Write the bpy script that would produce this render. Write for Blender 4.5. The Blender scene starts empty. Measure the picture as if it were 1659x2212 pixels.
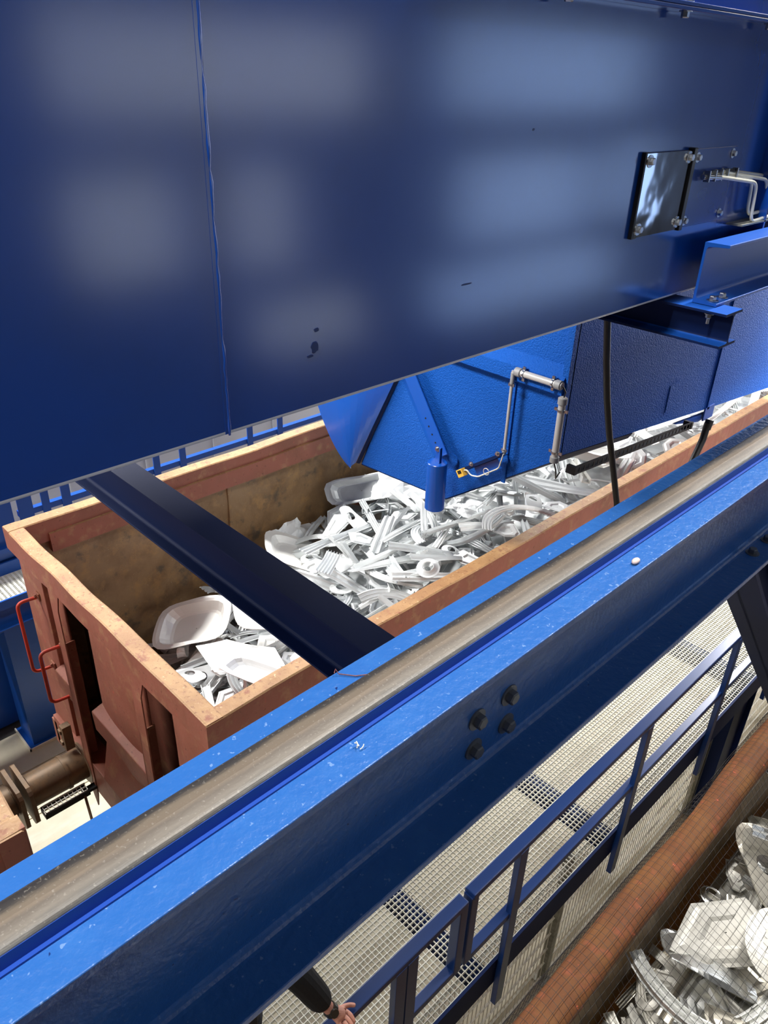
import bpy, math, random
from mathutils import Vector, Matrix, noise, Euler
random.seed(11)
C = bpy.context.scene.collection
PI = math.pi
V = Vector

# ------------------------------------------------------------------ mesh helpers
class MB:
    def __init__(s):
        s.v = []; s.f = []; s.sm = []
    def add(s, vs, fs, smooth=False):
        n = len(s.v)
        s.v += [tuple(p) for p in vs]
        s.f += [tuple(i + n for i in f) for f in fs]
        s.sm += [smooth] * len(fs)
        return s
    def box(s, a, b, M=None):
        (x0, y0, z0), (x1, y1, z1) = a, b
        vs = [V((x, y, z)) for x in (x0, x1) for y in (y0, y1) for z in (z0, z1)]
        if M: vs = [M @ p for p in vs]
        return s.add(vs, [(0, 1, 3, 2), (4, 6, 7, 5), (0, 4, 5, 1), (2, 3, 7, 6), (0, 2, 6, 4), (1, 5, 7, 3)])
    def cbox(s, c, d, M=None):
        return s.box([c[i] - d[i] / 2 for i in range(3)], [c[i] + d[i] / 2 for i in range(3)], M)
    def prism(s, poly, y0, y1, axis='y', M=None, ny=1, jit=0.0, smooth=False):
        """poly in the plane square to the axis: (x,z) for y, (y,z) for x, (x,y) for z"""
        n = len(poly); vs = []
        for k in range(ny + 1):
            t = y0 + (y1 - y0) * k / ny
            for (a, b) in poly:
                if jit:
                    j = noise.noise_vector(V((t * 1.7 + 3, a * 1.3, b * 1.3 + 9))) * jit
                    ja, jb = j.x, j.y
                else: ja = jb = 0
                p = {'y': (a + ja, t, b + jb), 'x': (t, a + ja, b + jb), 'z': (a + ja, b + jb, t)}[axis]
                vs.append(M @ V(p) if M else V(p))
        fs = []
        for k in range(ny):
            for i in range(n):
                j = (i + 1) % n
                fs.append((k * n + i, k * n + j, (k + 1) * n + j, (k + 1) * n + i))
        s.add(vs, fs, smooth)
        s.add([vs[i] for i in range(n)], [tuple(range(n))])
        s.add([vs[ny * n + i] for i in range(n)], [tuple(range(n))])
        return s
    def tube(s, pts, r, n=10, cap=True):
        pts = [V(p) for p in pts]; rs = r if isinstance(r, (list, tuple)) else [r] * len(pts)
        t0 = (pts[1] - pts[0]).normalized()
        u = t0.orthogonal().normalized(); vs = []
        for i, p in enumerate(pts):
            t = (pts[min(i + 1, len(pts) - 1)] - pts[max(i - 1, 0)]).normalized()
            u = (u - t * u.dot(t)).normalized(); w = t.cross(u)
            for k in range(n):
                a = 2 * PI * k / n
                vs.append(p + (u * math.cos(a) + w * math.sin(a)) * rs[i])
        fs = [(i * n + k, i * n + (k + 1) % n, (i + 1) * n + (k + 1) % n, (i + 1) * n + k) for i in range(len(pts) - 1) for k in range(n)]
        s.add(vs, fs, True)
        if cap:
            s.add(vs[:n], [tuple(range(n))]); s.add(vs[-n:], [tuple(range(n))])
        return s
    def lathe(s, prof, c, axis, n=24):
        """prof: (distance along axis, radius)"""
        a = V(axis).normalized(); u = a.orthogonal().normalized(); w = a.cross(u); c = V(c); vs = []
        for (h, r) in prof:
            for k in range(n):
                q = 2 * PI * k / n
                vs.append(c + a * h + (u * math.cos(q) + w * math.sin(q)) * r)
        m = len(prof)
        for i in range(m - 1):
            s.add([vs[i * n + k] for k in range(n)] + [vs[(i + 1) * n + k] for k in range(n)],
                  [(k, (k + 1) % n, n + (k + 1) % n, n + k) for k in range(n)], True)
        s.add(vs[:n], [tuple(range(n))]); s.add(vs[-n:], [tuple(range(n))])
        return s
    def hexbolt(s, c, axis, w=.024, h=.012, washer=True, turn=0.3):
        a = V(axis).normalized(); u = a.orthogonal().normalized(); q = a.cross(u); c = V(c)
        r = w / math.sqrt(3)
        if washer: s.lathe([(0, w * .92), (w * .12, w * .92)], c, a, 18); c = c + a * w * .12
        ring = lambda hh, rr: [c + a * hh + (u * math.cos(turn + k * PI / 3) + q * math.sin(turn + k * PI / 3)) * rr for k in range(6)]
        vs = ring(0, r) + ring(h * .82, r) + ring(h, r * .84)
        fs = [(k, (k + 1) % 6, 6 + (k + 1) % 6, 6 + k) for k in range(6)] + [(6 + k, 6 + (k + 1) % 6, 12 + (k + 1) % 6, 12 + k) for k in range(6)] + [tuple(range(12, 18))]
        return s.add(vs, fs)
    def sheet(s, fn, nu, nv, t=.003, closed_u=False):
        P = [[V(fn(i / nu, j / nv)) for j in range(nv + 1)] for i in range(nu + (0 if closed_u else 1))]
        NU = len(P); NV = nv + 1
        def nrm(i, j):
            a = P[(i + 1) % NU if closed_u else min(i + 1, NU - 1)][j] - P[(i - 1) % NU if closed_u else max(i - 1, 0)][j]
            b = P[i][min(j + 1, NV - 1)] - P[i][max(j - 1, 0)]
            n = a.cross(b); return n.normalized() if n.length > 1e-9 else V((0, 0, 1))
        top = [P[i][j] for i in range(NU) for j in range(NV)]
        bot = [P[i][j] - nrm(i, j) * t for i in range(NU) for j in range(NV)]
        idx = lambda i, j: (i % NU) * NV + j; o = NU * NV; fs = []
        for i in range(NU if closed_u else NU - 1):
            for j in range(NV - 1):
                fs.append((idx(i, j), idx(i + 1, j), idx(i + 1, j + 1), idx(i, j + 1)))
                fs.append((o + idx(i, j), o + idx(i, j + 1), o + idx(i + 1, j + 1), o + idx(i + 1, j)))
            for j in (0, NV - 1): fs.append((idx(i, j), idx(i + 1, j), o + idx(i + 1, j), o + idx(i, j)))
        if not closed_u:
            for i in (0, NU - 1):
                for j in range(NV - 1): fs.append((idx(i, j), idx(i, j + 1), o + idx(i, j + 1), o + idx(i, j)))
        return s.add(top + bot, fs)
    def mesh(s, name, mat, bevel=0, smooth_all=False):
        m = bpy.data.meshes.new(name)
        m.from_pydata(s.v, [], s.f); m.update()
        m.polygons.foreach_set('use_smooth', [True] * len(s.f) if smooth_all else s.sm)
        for x in (mat if isinstance(mat, (list, tuple)) else [mat]): m.materials.append(x)
        two = isinstance(mat, (list, tuple)) and len(mat) == 2
        import bmesh
        b = bmesh.new(); b.from_mesh(m); bmesh.ops.recalc_face_normals(b, faces=b.faces); b.to_mesh(m); b.free()
        if two:      # worn top, painted sides on rims; bracket beam gets painted-in light and shade
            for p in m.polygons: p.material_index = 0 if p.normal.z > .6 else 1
        return m
    def build(s, name, mat, parent=None, bevel=0, seg=2, smooth_all=False):
        o = bpy.data.objects.new(name, s.mesh(name, mat, smooth_all=smooth_all)); C.objects.link(o)
        if parent: o.parent = parent; o.matrix_parent_inverse = parent.matrix_world.inverted() if False else Matrix.Translation(-parent.location) if not parent.parent else Matrix.Identity(4)
        if bevel:
            md = o.modifiers.new('Bevel', 'BEVEL'); md.width = bevel; md.segments = seg; md.limit_method = 'ANGLE'; md.angle_limit = .6; md.harden_normals = False
        return o

def tag(o, label=None, cat=None, group=None, kind=None):
    if label: o['label'] = label
    if cat: o['category'] = cat
    if group: o['group'] = group
    if kind: o['kind'] = kind
    return o
def thing(name, label, cat, loc=(0, 0, 0), group=None):
    o = bpy.data.objects.new(name, None); C.objects.link(o); o.location = loc; o.empty_display_size = .2
    return tag(o, label, cat, group)
def struct(name, mb, mat, **k):
    o = mb.build(name, mat, **k); o['kind'] = 'structure'; return o

# ------------------------------------------------------------------ materials
def lin(c): return tuple(((x / 255 + .055) / 1.055) ** 2.4 if x > 10 else x / 255 / 12.92 for x in c) + (1,)
def mat(name, col, rough=.5, metal=0., spec=.5, coat=0., bump=None, vary=None, marks=None):
    """bump: (scale, strength, distance); vary: list of (scale, detail, lo, hi, colour); marks: list of (kind, scale vector, lo, hi, colour)"""
    m = bpy.data.materials.new(name); m.use_nodes = True; nt = m.node_tree; N = nt.nodes; L = nt.links
    b = N['Principled BSDF']; b.inputs['Base Color'].default_value = lin(col); b.inputs['Roughness'].default_value = rough
    b.inputs['Metallic'].default_value = metal; b.inputs['Specular IOR Level'].default_value = spec
    b.inputs['Coat Weight'].default_value = coat; b.inputs['Coat Roughness'].default_value = .14
    tc = N.new('ShaderNodeTexCoord'); cur = None
    for item in (vary or []):
        sc, det, lo, hi, c = item[:5]; vec = item[5] if len(item) > 5 else None
        no = N.new('ShaderNodeTexNoise'); no.inputs['Scale'].default_value = sc; no.inputs['Detail'].default_value = det; no.inputs['Roughness'].default_value = .62
        if vec:
            mp = N.new('ShaderNodeMapping'); mp.inputs['Scale'].default_value = vec; L.new(tc.outputs['Object'], mp.inputs['Vector']); L.new(mp.outputs['Vector'], no.inputs['Vector'])
        else: L.new(tc.outputs['Object'], no.inputs['Vector'])
        mr = N.new('ShaderNodeMapRange'); mr.inputs['From Min'].default_value = lo; mr.inputs['From Max'].default_value = hi
        L.new(no.outputs['Fac'], mr.inputs['Value'])
        mx = N.new('ShaderNodeMix'); mx.data_type = 'RGBA'; L.new(mr.outputs['Result'], mx.inputs['Factor'])
        if cur: L.new(cur, mx.inputs['A'])
        else: mx.inputs['A'].default_value = lin(col)
        mx.inputs['B'].default_value = lin(c); cur = mx.outputs['Result']
    if cur: L.new(cur, b.inputs['Base Color'])
    if bump:
        bl = bump if isinstance(bump, list) else [bump]; prev = None
        for bb in bl:
            no = N.new('ShaderNodeTexNoise'); no.inputs['Scale'].default_value = bb[0]; no.inputs['Detail'].default_value = 3
            L.new(tc.outputs['Object'], no.inputs['Vector'])
            bp = N.new('ShaderNodeBump'); bp.inputs['Strength'].default_value = bb[1]; bp.inputs['Distance'].default_value = bb[2]
            L.new(no.outputs['Fac'], bp.inputs['Height'])
            if prev: L.new(prev, bp.inputs['Normal'])
            prev = bp.outputs['Normal']
        L.new(prev, b.inputs['Normal'])
    return m
BLUE = (20, 78, 166)
M = {}
M['hull'] = mat('satin_blue_panel', (12, 64, 150), .18, spec=.9, coat=.8, bump=(1.3, .15, .01), vary=[(2.5, 4, .45, .8, (18, 60, 134))])
M['edge'] = mat('painted_lit_edge', (196, 200, 208), .3)  # bright lit line of the housing's lower edge, put into the colour
M['blue'] = mat('blue_paint', BLUE, .36, bump=(30, .12, .003))
M['beamblue'] = mat('rail_beam_blue_paint', (38, 90, 158), .32, bump=[(38, .6, .006), (150, .25, .002)],
                    vary=[(8, 5, .50, .8, (46, 98, 164)), (52, 2, .68, .72, (96, 128, 178)), (38, 2, .26, .235, (14, 40, 95))])
M['navy'] = mat('navy_paint_and_shade', (9, 30, 74), .6, spec=.15, bump=(14, .1, .004))  # navy paint; on cross beam and bracket beam it is painted-in shade
M['chute'] = mat('textured_blue_coating', (20, 86, 176), .6, spec=.15, bump=[(95, .85, .012), (38, .3, .01)])
M['smoothblue'] = mat('smooth_blue_sheet', (18, 80, 172), .25, bump=(3, .2, .015))
M['rail'] = mat('worn_rail_steel', (132, 124, 112), .42, metal=.35, bump=(120, .2, .002))
def rail_wear(m):
    nt = m.node_tree; N = nt.nodes; L = nt.links; b = N['Principled BSDF']
    tc = N.new('ShaderNodeTexCoord'); sp = N.new('ShaderNodeSeparateXYZ'); L.new(tc.outputs['Object'], sp.inputs[0])
    n1 = N.new('ShaderNodeTexNoise'); n1.inputs['Scale'].default_value = 9; n1.inputs['Detail'].default_value = 7; n1.inputs['Roughness'].default_value = .7
    mp = N.new('ShaderNodeMapping'); mp.inputs['Scale'].default_value = (3, .5, 3); L.new(tc.outputs['Object'], mp.inputs[0]); L.new(mp.outputs[0], n1.inputs['Vector'])
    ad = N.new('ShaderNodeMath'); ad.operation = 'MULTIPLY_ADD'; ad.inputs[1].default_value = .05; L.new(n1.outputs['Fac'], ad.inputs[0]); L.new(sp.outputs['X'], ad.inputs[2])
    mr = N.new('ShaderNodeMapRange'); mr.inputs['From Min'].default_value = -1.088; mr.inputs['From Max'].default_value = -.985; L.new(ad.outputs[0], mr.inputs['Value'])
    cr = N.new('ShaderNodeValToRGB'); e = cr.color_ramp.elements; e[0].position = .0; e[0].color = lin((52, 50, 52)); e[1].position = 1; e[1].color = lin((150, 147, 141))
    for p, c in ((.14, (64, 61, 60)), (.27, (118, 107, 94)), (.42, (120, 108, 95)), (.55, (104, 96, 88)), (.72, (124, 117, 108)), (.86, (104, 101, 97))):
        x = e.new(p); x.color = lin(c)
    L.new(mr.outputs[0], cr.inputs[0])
    n2 = N.new('ShaderNodeTexNoise'); n2.inputs['Scale'].default_value = 140; L.new(tc.outputs['Object'], n2.inputs['Vector'])
    m2 = N.new('ShaderNodeMapRange'); m2.inputs['From Min'].default_value = .62; m2.inputs['From Max'].default_value = .72; m2.inputs['To Max'].default_value = .35; L.new(n2.outputs['Fac'], m2.inputs['Value'])
    mx = N.new('ShaderNodeMix'); mx.data_type = 'RGBA'; L.new(m2.outputs[0], mx.inputs['Factor']); L.new(cr.outputs[0], mx.inputs['A']); mx.inputs['B'].default_value = lin((166, 160, 150))
    L.new(mx.outputs['Result'], b.inputs['Base Color'])
rail_wear(M['rail'])
M['railside'] = mat('rail_side_blue', (18, 62, 150), .4)
M['steel'] = mat('bright_steel', (190, 190, 188), .24, metal=1.)
M['mirror'] = mat('polished_stainless', (200, 202, 205), .06, metal=1., bump=(4, .25, .012))
M['zinc'] = mat('zinc_bolt', (176, 180, 186), .3, metal=1.)
M['darkbolt'] = mat('black_bolt', (104, 108, 114), .4, metal=.5)
M['galv'] = mat('galvanised_steel', (224, 224, 214), .45, metal=.1)
M['railnavy'] = mat('handrail_navy_paint', (12, 40, 88), .32)
M['galvpost'] = mat('galvanised_post', (150, 150, 140), .5, metal=.5, vary=[(20, 4, .4, .7, (110, 110, 102))])
M['conduit'] = mat('grey_plastic_conduit', (186, 182, 178), .3, bump=(8, .1, .003))
M['socket'] = mat('grey_conduit_socket', (150, 150, 150), .5)
M['black'] = mat('black_rubber', (14, 14, 15), .45)
M['blackmetal'] = mat('black_metal', (30, 31, 34), .45, metal=.4)
M['cream'] = mat('cream_pipe', (222, 220, 205), .3, metal=.2)
M['brass'] = mat('yellow_sensor', (236, 184, 70), .4)
M['orange'] = mat('orange_lens', (235, 90, 50), .3)
M['wagon'] = mat('wagon_brown_paint', (148, 88, 70), .6, bump=[(7, .35, .02), (60, .2, .003)],
                 vary=[(2.4, 6, .45, .72, (130, 80, 60)), (7, 7, .54, .70, (162, 116, 84)), (13, 6, .64, .70, (172, 84, 66)), (30, 5, .63, .70, (108, 62, 48))])
M['rim'] = mat('worn_rim_paint', (170, 126, 84), .55, bump=[(20, .5, .008), (90, .3, .004)],
               vary=[(4, 6, .42, .66, (192, 150, 102)), (11, 6, .56, .68, (156, 96, 70)), (34, 5, .58, .66, (150, 104, 70), (1, 1, 1)), (40, 4, .64, .72, (222, 196, 150))])
M['inside'] = mat('stained_wagon_inside', (146, 118, 86), .5, metal=.05, bump=[(2.6, .5, .05), (18, .3, .01)],
                  vary=[(2.2, 7, .45, .7, (112, 84, 56)), (7, 7, .5, .75, (172, 134, 86)), (5, 5, .58, .7, (96, 84, 70)), (70, 3, .68, .74, (196, 180, 150))])
M['rim2'] = mat('rusty_rounded_rim', (92, 56, 32), .7, spec=.2, bump=[(8, .3, .012), (60, .25, .004)],
                vary=[(4, 6, .45, .65, (104, 68, 36)), (11, 6, .55, .68, (116, 64, 42)), (18, 4, .66, .72, (176, 84, 62))])
M['inside2'] = mat('rusty_brown_inside', (132, 104, 64), .45, metal=.15, bump=[(3, .4, .04), (50, .2, .003)],
                   vary=[(3, 6, .45, .7, (146, 114, 70)), (8, 6, .55, .75, (96, 72, 46)), (120, 2, .7, .74, (220, 190, 130))])
M['buffer'] = mat('greasy_buffer_steel', (122, 102, 80), .5, metal=.25, bump=(20, .3, .004), vary=[(9, 6, .45, .7, (142, 112, 80)), (30, 4, .6, .75, (82, 72, 62))])
M['redbar'] = mat('red_handle_paint', (196, 62, 44), .42, vary=[(7, 5, .5, .7, (150, 74, 62))])
M['slab'] = mat('cream_floor_slab', (206, 200, 178), .55, bump=(6, .1, .01),
                vary=[(1.2, 6, .5, .75, (184, 176, 152)), (2.5, 5, .55, .75, (222, 218, 204), (1, .25, 1)), (30, 3, .70, .76, (140, 130, 110))])
M['asphalt'] = mat('dark_floor', (74, 74, 74), .7, vary=[(5, 6, .4, .7, (90, 90, 88))])
M['white'] = mat('white_painted_trim', (226, 222, 206), .5)
M['wallgrey'] = mat('grey_wall_sheet', (176, 178, 184), .55)
M['hall'] = mat('hall_wall_panel', (62, 65, 72), .6)
M['ceil'] = mat('hall_ceiling', (60, 62, 66), .7)
M['curb'] = mat('curb_concrete', (176, 166, 140), .6, vary=[(4, 6, .45, .7, (150, 140, 116))])
M['net'] = mat('black_net_cord', (26, 24, 24), .4)
ALU = dict(vary=[(3, 3, .4, .7, (222, 226, 226))], bump=(9, .15, .01))
M['alu'] = mat('white_aluminium', (226, 229, 229), .42, metal=.12, **ALU)
M['alu_g'] = mat('grey_aluminium', (196, 200, 202), .38, metal=.25, vary=[(4, 3, .4, .7, (212, 216, 216))])
M['alu_m'] = mat('shiny_aluminium', (206, 206, 202), .24, metal=.92, bump=(7, .12, .01))
M['alu_t'] = mat('warm_aluminium', (190, 184, 170), .34, metal=.85)
M['alu_w'] = mat('pale_aluminium_sheet', (226, 226, 222), .5, metal=.25)
M['alu_n'] = mat('dull_aluminium_blank', (206, 203, 194), .45, metal=.45, vary=[(3, 4, .4, .7, (190, 186, 176))])
M['skin'] = mat('skin', (204, 146, 126), .5); M['cloth'] = mat('black_jacket_cloth', (13, 13, 14), .8, bump=(40, .3, .006))
M['trouser'] = mat('dark_trousers', (22, 24, 30), .85); M['hair'] = mat('dark_hair', (40, 28, 20), .6); M['watch'] = mat('watch_case', (70, 70, 66), .3, metal=.6)
def emit(name, col, s):
    m = bpy.data.materials.new(name); m.use_nodes = True; b = m.node_tree.nodes['Principled BSDF']
    b.inputs['Base Color'].default_value = lin(col); b.inputs['Emission Color'].default_value = lin(col); b.inputs['Emission Strength'].default_value = s; return m
M['window'] = emit('daylit_window_pane', (226, 236, 250), .85)
M['window_blue'] = emit('bluish_daylit_pane', (170, 202, 255), 1.5)
M['gate'] = emit('daylit_gate_panel', (236, 242, 252), 3.2)

# ------------------------------------------------------------------ camera (6.6 m above the floor slab)
cd = bpy.data.cameras.new('camera'); cam = bpy.data.objects.new('camera', cd); C.objects.link(cam)
r = V((.69520, .71819, .02974)); u = V((-.37281, .32473, .86923)); r.normalize(); f = r.cross(u).normalized() * -1; u = (-f).cross(r) * 1
fw = V((-.61460, .61522, -.49377)).normalized(); r = (r - fw * r.dot(fw)).normalized(); u = r.cross(fw)
cam.matrix_world = Matrix(((r.x, u.x, -fw.x, 0), (r.y, u.y, -fw.y, 0), (r.z, u.z, -fw.z, 6.6), (0, 0, 0, 1)))
cd.sensor_fit = 'VERTICAL'; cd.sensor_height = 36; cd.lens = 1672 / 2212 * 36; cd.clip_start = .05; cd.clip_end = 200
bpy.context.scene.camera = cam

# ------------------------------------------------------------------ the hall
struct('floor', MB().box((-9.4, -16, -.4), (9.2, 22, -.06)), M['asphalt'])
sl = MB().box((-7.32, -16, -.06), (3.2, 22, 0))
for k in range(11): sl.box((-6.72 + k * .062, -16, 0), (-6.69 + k * .062, 22, .011))
for k in range(6): sl.box((-5.62 + k * .05, -16, 0), (-5.6 + k * .05, 22, .008)); sl.box((-4.2 + k * .05, -16, 0), (-4.18 + k * .05, 22, .008))
struct('trim_1', sl, M['slab'])
struct('trim_2', MB().box((-1.66, -16, 0), (-1.46, 22, .07)).box((-1.70, -16, 0), (-1.66, 22, .035)), M['curb'], bevel=.01)
wl = MB(); wl.box((-9.4, -16, -.4), (-9.25, 22, 12))
for k in range(34): wl.box((-9.25, -12 + k * 1.1, 0), (-9.225, -11.985 + k * 1.1, 12))
struct('wall_left', wl, M['wallgrey'])
struct('wall_back', MB().box((-9.4, -16.2, -.4), (9.2, -16, 12)), M['hall'])
struct('wall_front', MB().box((-9.4, 22, -.4), (-8.4, 22.2, 12)).box((2.6, 22, -.4), (9.2, 22.2, 12)).box((-8.4, 22, 8.6), (2.6, 22.2, 12)), M['hall'])
o = struct('window_9', MB().box((-8.4, 22.05, 0), (2.6, 22.1, 8.6)), M['gate'])
fr = MB()
for k in range(7): fr.box((-8.4 + k * 1.82, 22.0, 0), (-8.32 + k * 1.82, 22.14, 8.6))
for z in (0, 2.9, 5.7, 8.52): fr.box((-8.4, 22.0, z), (2.6, 22.14, z + .08))
fr.build('frame', M['hall'], o)
struct('ceiling', MB().box((-9.4, -16, 12), (9.2, 22, 12.2)), M['ceil'])
WIN = [(4.85, 10.75, 5.9, 7.3), (12.7, 20.2, 5.9, 7.6), (4.85, 6.8, 3.6, 5.2), (7.65, 9.05, 3.5, 5.25), (13.4, 18.2, 3.3, 5.15), (8.0, 10.7, 1.8, 2.9), (12.7, 20.2, 1.5, 2.9), (-6, 2.5, 5.9, 7.3), (18.6, 19.4, 3.3, 5.15), (19.7, 21.9, 3.3, 5.4)]
ys = sorted({-16., 22.} | {w[i] for w in WIN for i in (0, 1)}); zs = sorted({-.4, 12.} | {w[i] for w in WIN for i in (2, 3)})
wr = MB()
for a, b in zip(ys, ys[1:]):
    for c, d in zip(zs, zs[1:]):
        if not any(w[0] <= (a + b) / 2 <= w[1] and w[2] <= (c + d) / 2 <= w[3] for w in WIN): wr.box((9.0, a, c), (9.2, b, d))
struct('wall_right', wr, M['hall'])
for i, w in enumerate(WIN):
    o = struct('window_%d' % (i + 1 if i < 8 else i + 2), MB().box((9.08, w[0], w[2]), (9.1, w[1], w[3])), M['window_blue' if w[0] > 12 else 'window'])
    fr = MB()
    for y in (w[0], w[1] - .06): fr.box((9.02, y, w[2]), (9.14, y + .06, w[3]))
    for z in (w[2], w[3] - .06): fr.box((9.02, w[0], z), (9.14, w[1], z + .06))
    fr.build('frame', M['hall'], o)
for lb, x in (('far rail of the track under the scrap wagon', -5.22), ('near rail of the track under the scrap wagon', -3.78), ('rail under the outer side of the netted wagon', .02), ('rail under the inner side of the netted wagon', 1.46)):
    tag(MB().box((x - .07, -16, -.05), (x + .07, 22, .006)).box((x - .036, -16, .006), (x + .036, 22, .03)).build('track_rail', M['buffer']), 'dark steel track rail, ' + lb, 'rail')

# ------------------------------------------------------------------ rail beam
def ibeam(cx, zt, b, h, tf, tw, rf, nf=5):
    pts = []
    def side(sg):
        out = [(cx + sg * b / 2, zt), (cx + sg * b / 2, zt - tf)]
        c = (cx + sg * (tw / 2 + rf), zt - tf - rf)
        for k in range(nf + 1):
            a = PI / 2 + (PI / 2) * k / nf; out.append((c[0] + sg * rf * math.cos(a), c[1] + rf * math.sin(a)))
        c = (cx + sg * (tw / 2 + rf), zt - h + tf + rf)
        for k in range(nf + 1):
            a = PI + (PI / 2) * k / nf; out.append((c[0] + sg * rf * math.cos(a), c[1] + rf * math.sin(a)))
        return out + [(cx + sg * b / 2, zt - h + tf), (cx + sg * b / 2, zt - h)]
    return side(1) + side(-1)[::-1]
t = thing('rail_beam', 'long blue steel beam crossing the picture with a worn crane rail on its top flange', 'beam', (-1.07, 2, 4.58))
MB().prism(ibeam(-1.07, 5.18, .3, .6, .028, .016, .03), -7, 15).build('beam', M['beamblue'], t, bevel=.003)
rp = [(-1.125, 5.18), (-1.015, 5.18), (-1.0185, 5.222)]
for k in range(6):
    a = (PI / 2) * k / 5; rp.append((-1.0325 + .014 * math.cos(a), 5.221 + .013 * math.sin(a)))
rp += [(-1.07, 5.237)]
for k in range(6):
    a = PI / 2 + (PI / 2) * k / 5; rp.append((-1.1075 + .014 * math.cos(a), 5.221 + .013 * math.sin(a)))
rp += [(-1.1215, 5.222)]
rl = MB().prism(rp[3:-1], -7, 15).build('crane_rail', M['rail'], t)
rl['label'] = 'worn brown grey rail with a polished rounded top'
MB().box((-1.0215, -7, 5.18), (-1.0175, 15, 5.2215)).box((-1.0175, -7, 5.18), (-1.008, 15, 5.186)).build('rail_side', M['railside'], t)
for y, z in ((1.675, 4.822), (1.511, 4.822), (1.68, 4.692), (1.511, 4.692)):
    MB().hexbolt((-1.062, y, z), (1, 0, 0), .043, .026, turn=.2).build('bolt', M['darkbolt'], t)
for y in (3.56, 3.735): MB().hexbolt((-1.0, y, 4.608), (0, 0, 1), .036, .024).build('bolt', M['darkbolt'], t)
br = thing('diagonal_brace', 'dark navy diagonal brace bolted under the blue rail beam', 'brace', (-1.07, 6.4, 2.0))
MB().box((-1.2, 3.50, 4.555), (-.94, 4.35, 4.579)).build('head_plate', M['navy'], br, bevel=.003)
bp = [(3.50, 4.555), (3.86, 4.555), (6.62, 1.75), (6.3, 1.6)]
MB().prism(bp, -1.1, -1.08, 'x').prism([(3.5, 4.555), (3.53, 4.555), (6.33, 1.615), (6.3, 1.6)], -1.19, -.95, 'x').prism([(3.84, 4.55), (3.86, 4.555), (6.62, 1.75), (6.59, 1.74)], -1.19, -.95, 'x').build('strut', M['navy'], br, bevel=.004)
tag(MB().prism([(-1.2, 6.3), (-.94, 6.3), (-.94, 6.32), (-1.06, 6.32), (-1.06, 6.54), (-.94, 6.54), (-.94, 6.56), (-1.2, 6.56), (-1.2, 6.54), (-1.08, 6.54), (-1.08, 6.32), (-1.2, 6.32)], 0, 4.578, 'z').build('steel_column', M['blue']), 'blue steel column carrying the rail beam behind the diagonal brace', 'column')

# things lying on the beam
pb = MB()
pb.sheet(lambda a, b: (.011 * math.cos(2 * PI * a) * math.sin(PI * b * .98 + .03), .02 * math.sin(2 * PI * a) * math.sin(PI * b * .98 + .03), .009 * math.cos(PI * b * .98 + .03)), 12, 8, .0008, True)
o = pb.build('pebble', mat('pinkish_pebble', (206, 184, 176), .6), smooth_all=True); o.location = (-.955, 2.168, 5.189)
tag(o, 'small pinkish white pebble lying on the blue rail beam flange', 'pebble')
tw = MB().tube([(-1.212, 1.045, 5.19), (-1.214, 1.05, 5.2), (-1.205, 1.055, 5.186), (-1.17, 1.085, 5.184), (-1.135, 1.135, 5.187), (-1.118, 1.172, 5.192)], .0016, 6).build('twig', mat('brown_twig', (120, 70, 66), .6))
tag(tw, 'thin reddish brown twig lying across the far edge of the rail beam', 'twig')
cu = MB()
for k in range(4):
    a = k * 1.7; cu.tube([(-.985 + .006 * math.cos(a + q * .5) + .004 * k, .915 + .006 * math.sin(a + q * .5) + .003 * k, 5.184 + .003 * q) for q in range(5)], .0016, 5)
tag(cu.build('metal_shaving', M['galv']), 'curled bright metal shaving on the blue flange beside the rail', 'shaving')

# ------------------------------------------------------------------ cross beam
tag(MB().prism(ibeam(1.75, 4.578, .157, .29, .0107, .0085, .02), -7.6, -1.2, 'x').build('cross_beam', M['navy'], bevel=.002),  # shade below the housing is put into the beam's dark colour
    'cross beam with shade painted in as dark navy, running over the wagon from the rail beam', 'beam')

# ------------------------------------------------------------------ loader housing (big blue panel)
h = thing('loader_housing', 'huge satin blue steel housing filling the upper part of the view', 'machine', (-2.5, 2, 5.95))
pan = MB().box((-1.262, -1.0, 5.956), (-1.25, .796, 8.4)).box((-1.262, .8, 5.956), (-1.25, 8, 8.4))
pan.build('side_panel', M['hull'], h)
MB().prism([(-1.262, 5.948), (-1.2535, 5.948), (-1.25, 5.952), (-1.25, 5.956), (-1.262, 5.962)], -1, 8).build('bottom_edge', M['edge'], h)  # pale colour stands in for light caught along this edge
MB().box((-6.4, -1, 5.95), (-1.262, 8, 5.962)).build('bottom_plate', M['navy'], h)
MB().box((-6.4, -1, 5.962), (-6.388, 8, 8.4)).box((-6.388, -1, 5.962), (-1.262, -.988, 8.4)).box((-6.388, 7.988, 5.962), (-1.262, 8, 8.4)).build('rear_panel', M['hull'], h)
MB().box((-6.4, -1, 8.4), (-1.25, 8, 8.412)).build('top_plate', M['hull'], h)
sm = MB(); pts = []
for k in range(60):
    z = 5.946 + k * .02; pts.append((-1.2505 + random.uniform(-.0012, .0012), .798 + random.uniform(-.0012, .0012), z))
sm.tube(pts, [.0034 + random.uniform(-.0008, .0008) for _ in pts], 8)
sm.box((-1.252, .788, 5.95), (-1.2492, .796, 8.3)).build('weld_seam', M['hull'], h)['label'] = 'rough vertical weld seam'
MB().box((-1.25, 1.3, 6.767), (-1.195, 8, 6.777)).build('flange', M['hull'], h, bevel=.002)
MB().box((-1.25, 1.3, 6.7775), (-1.195, 8, 6.7875)).build('flange', M['hull'], h, bevel=.002)
for y in (1.75, 2.297, 2.845, 3.4):
    bo = MB().hexbolt((-1.215, y, 6.7875), (0, 0, 1), .019, .012).build('bolt', M['zinc'], h); MB().hexbolt((-1.215, y, 6.767), (0, 0, -1), .019, .014).build('nut', M['zinc'], h)
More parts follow.
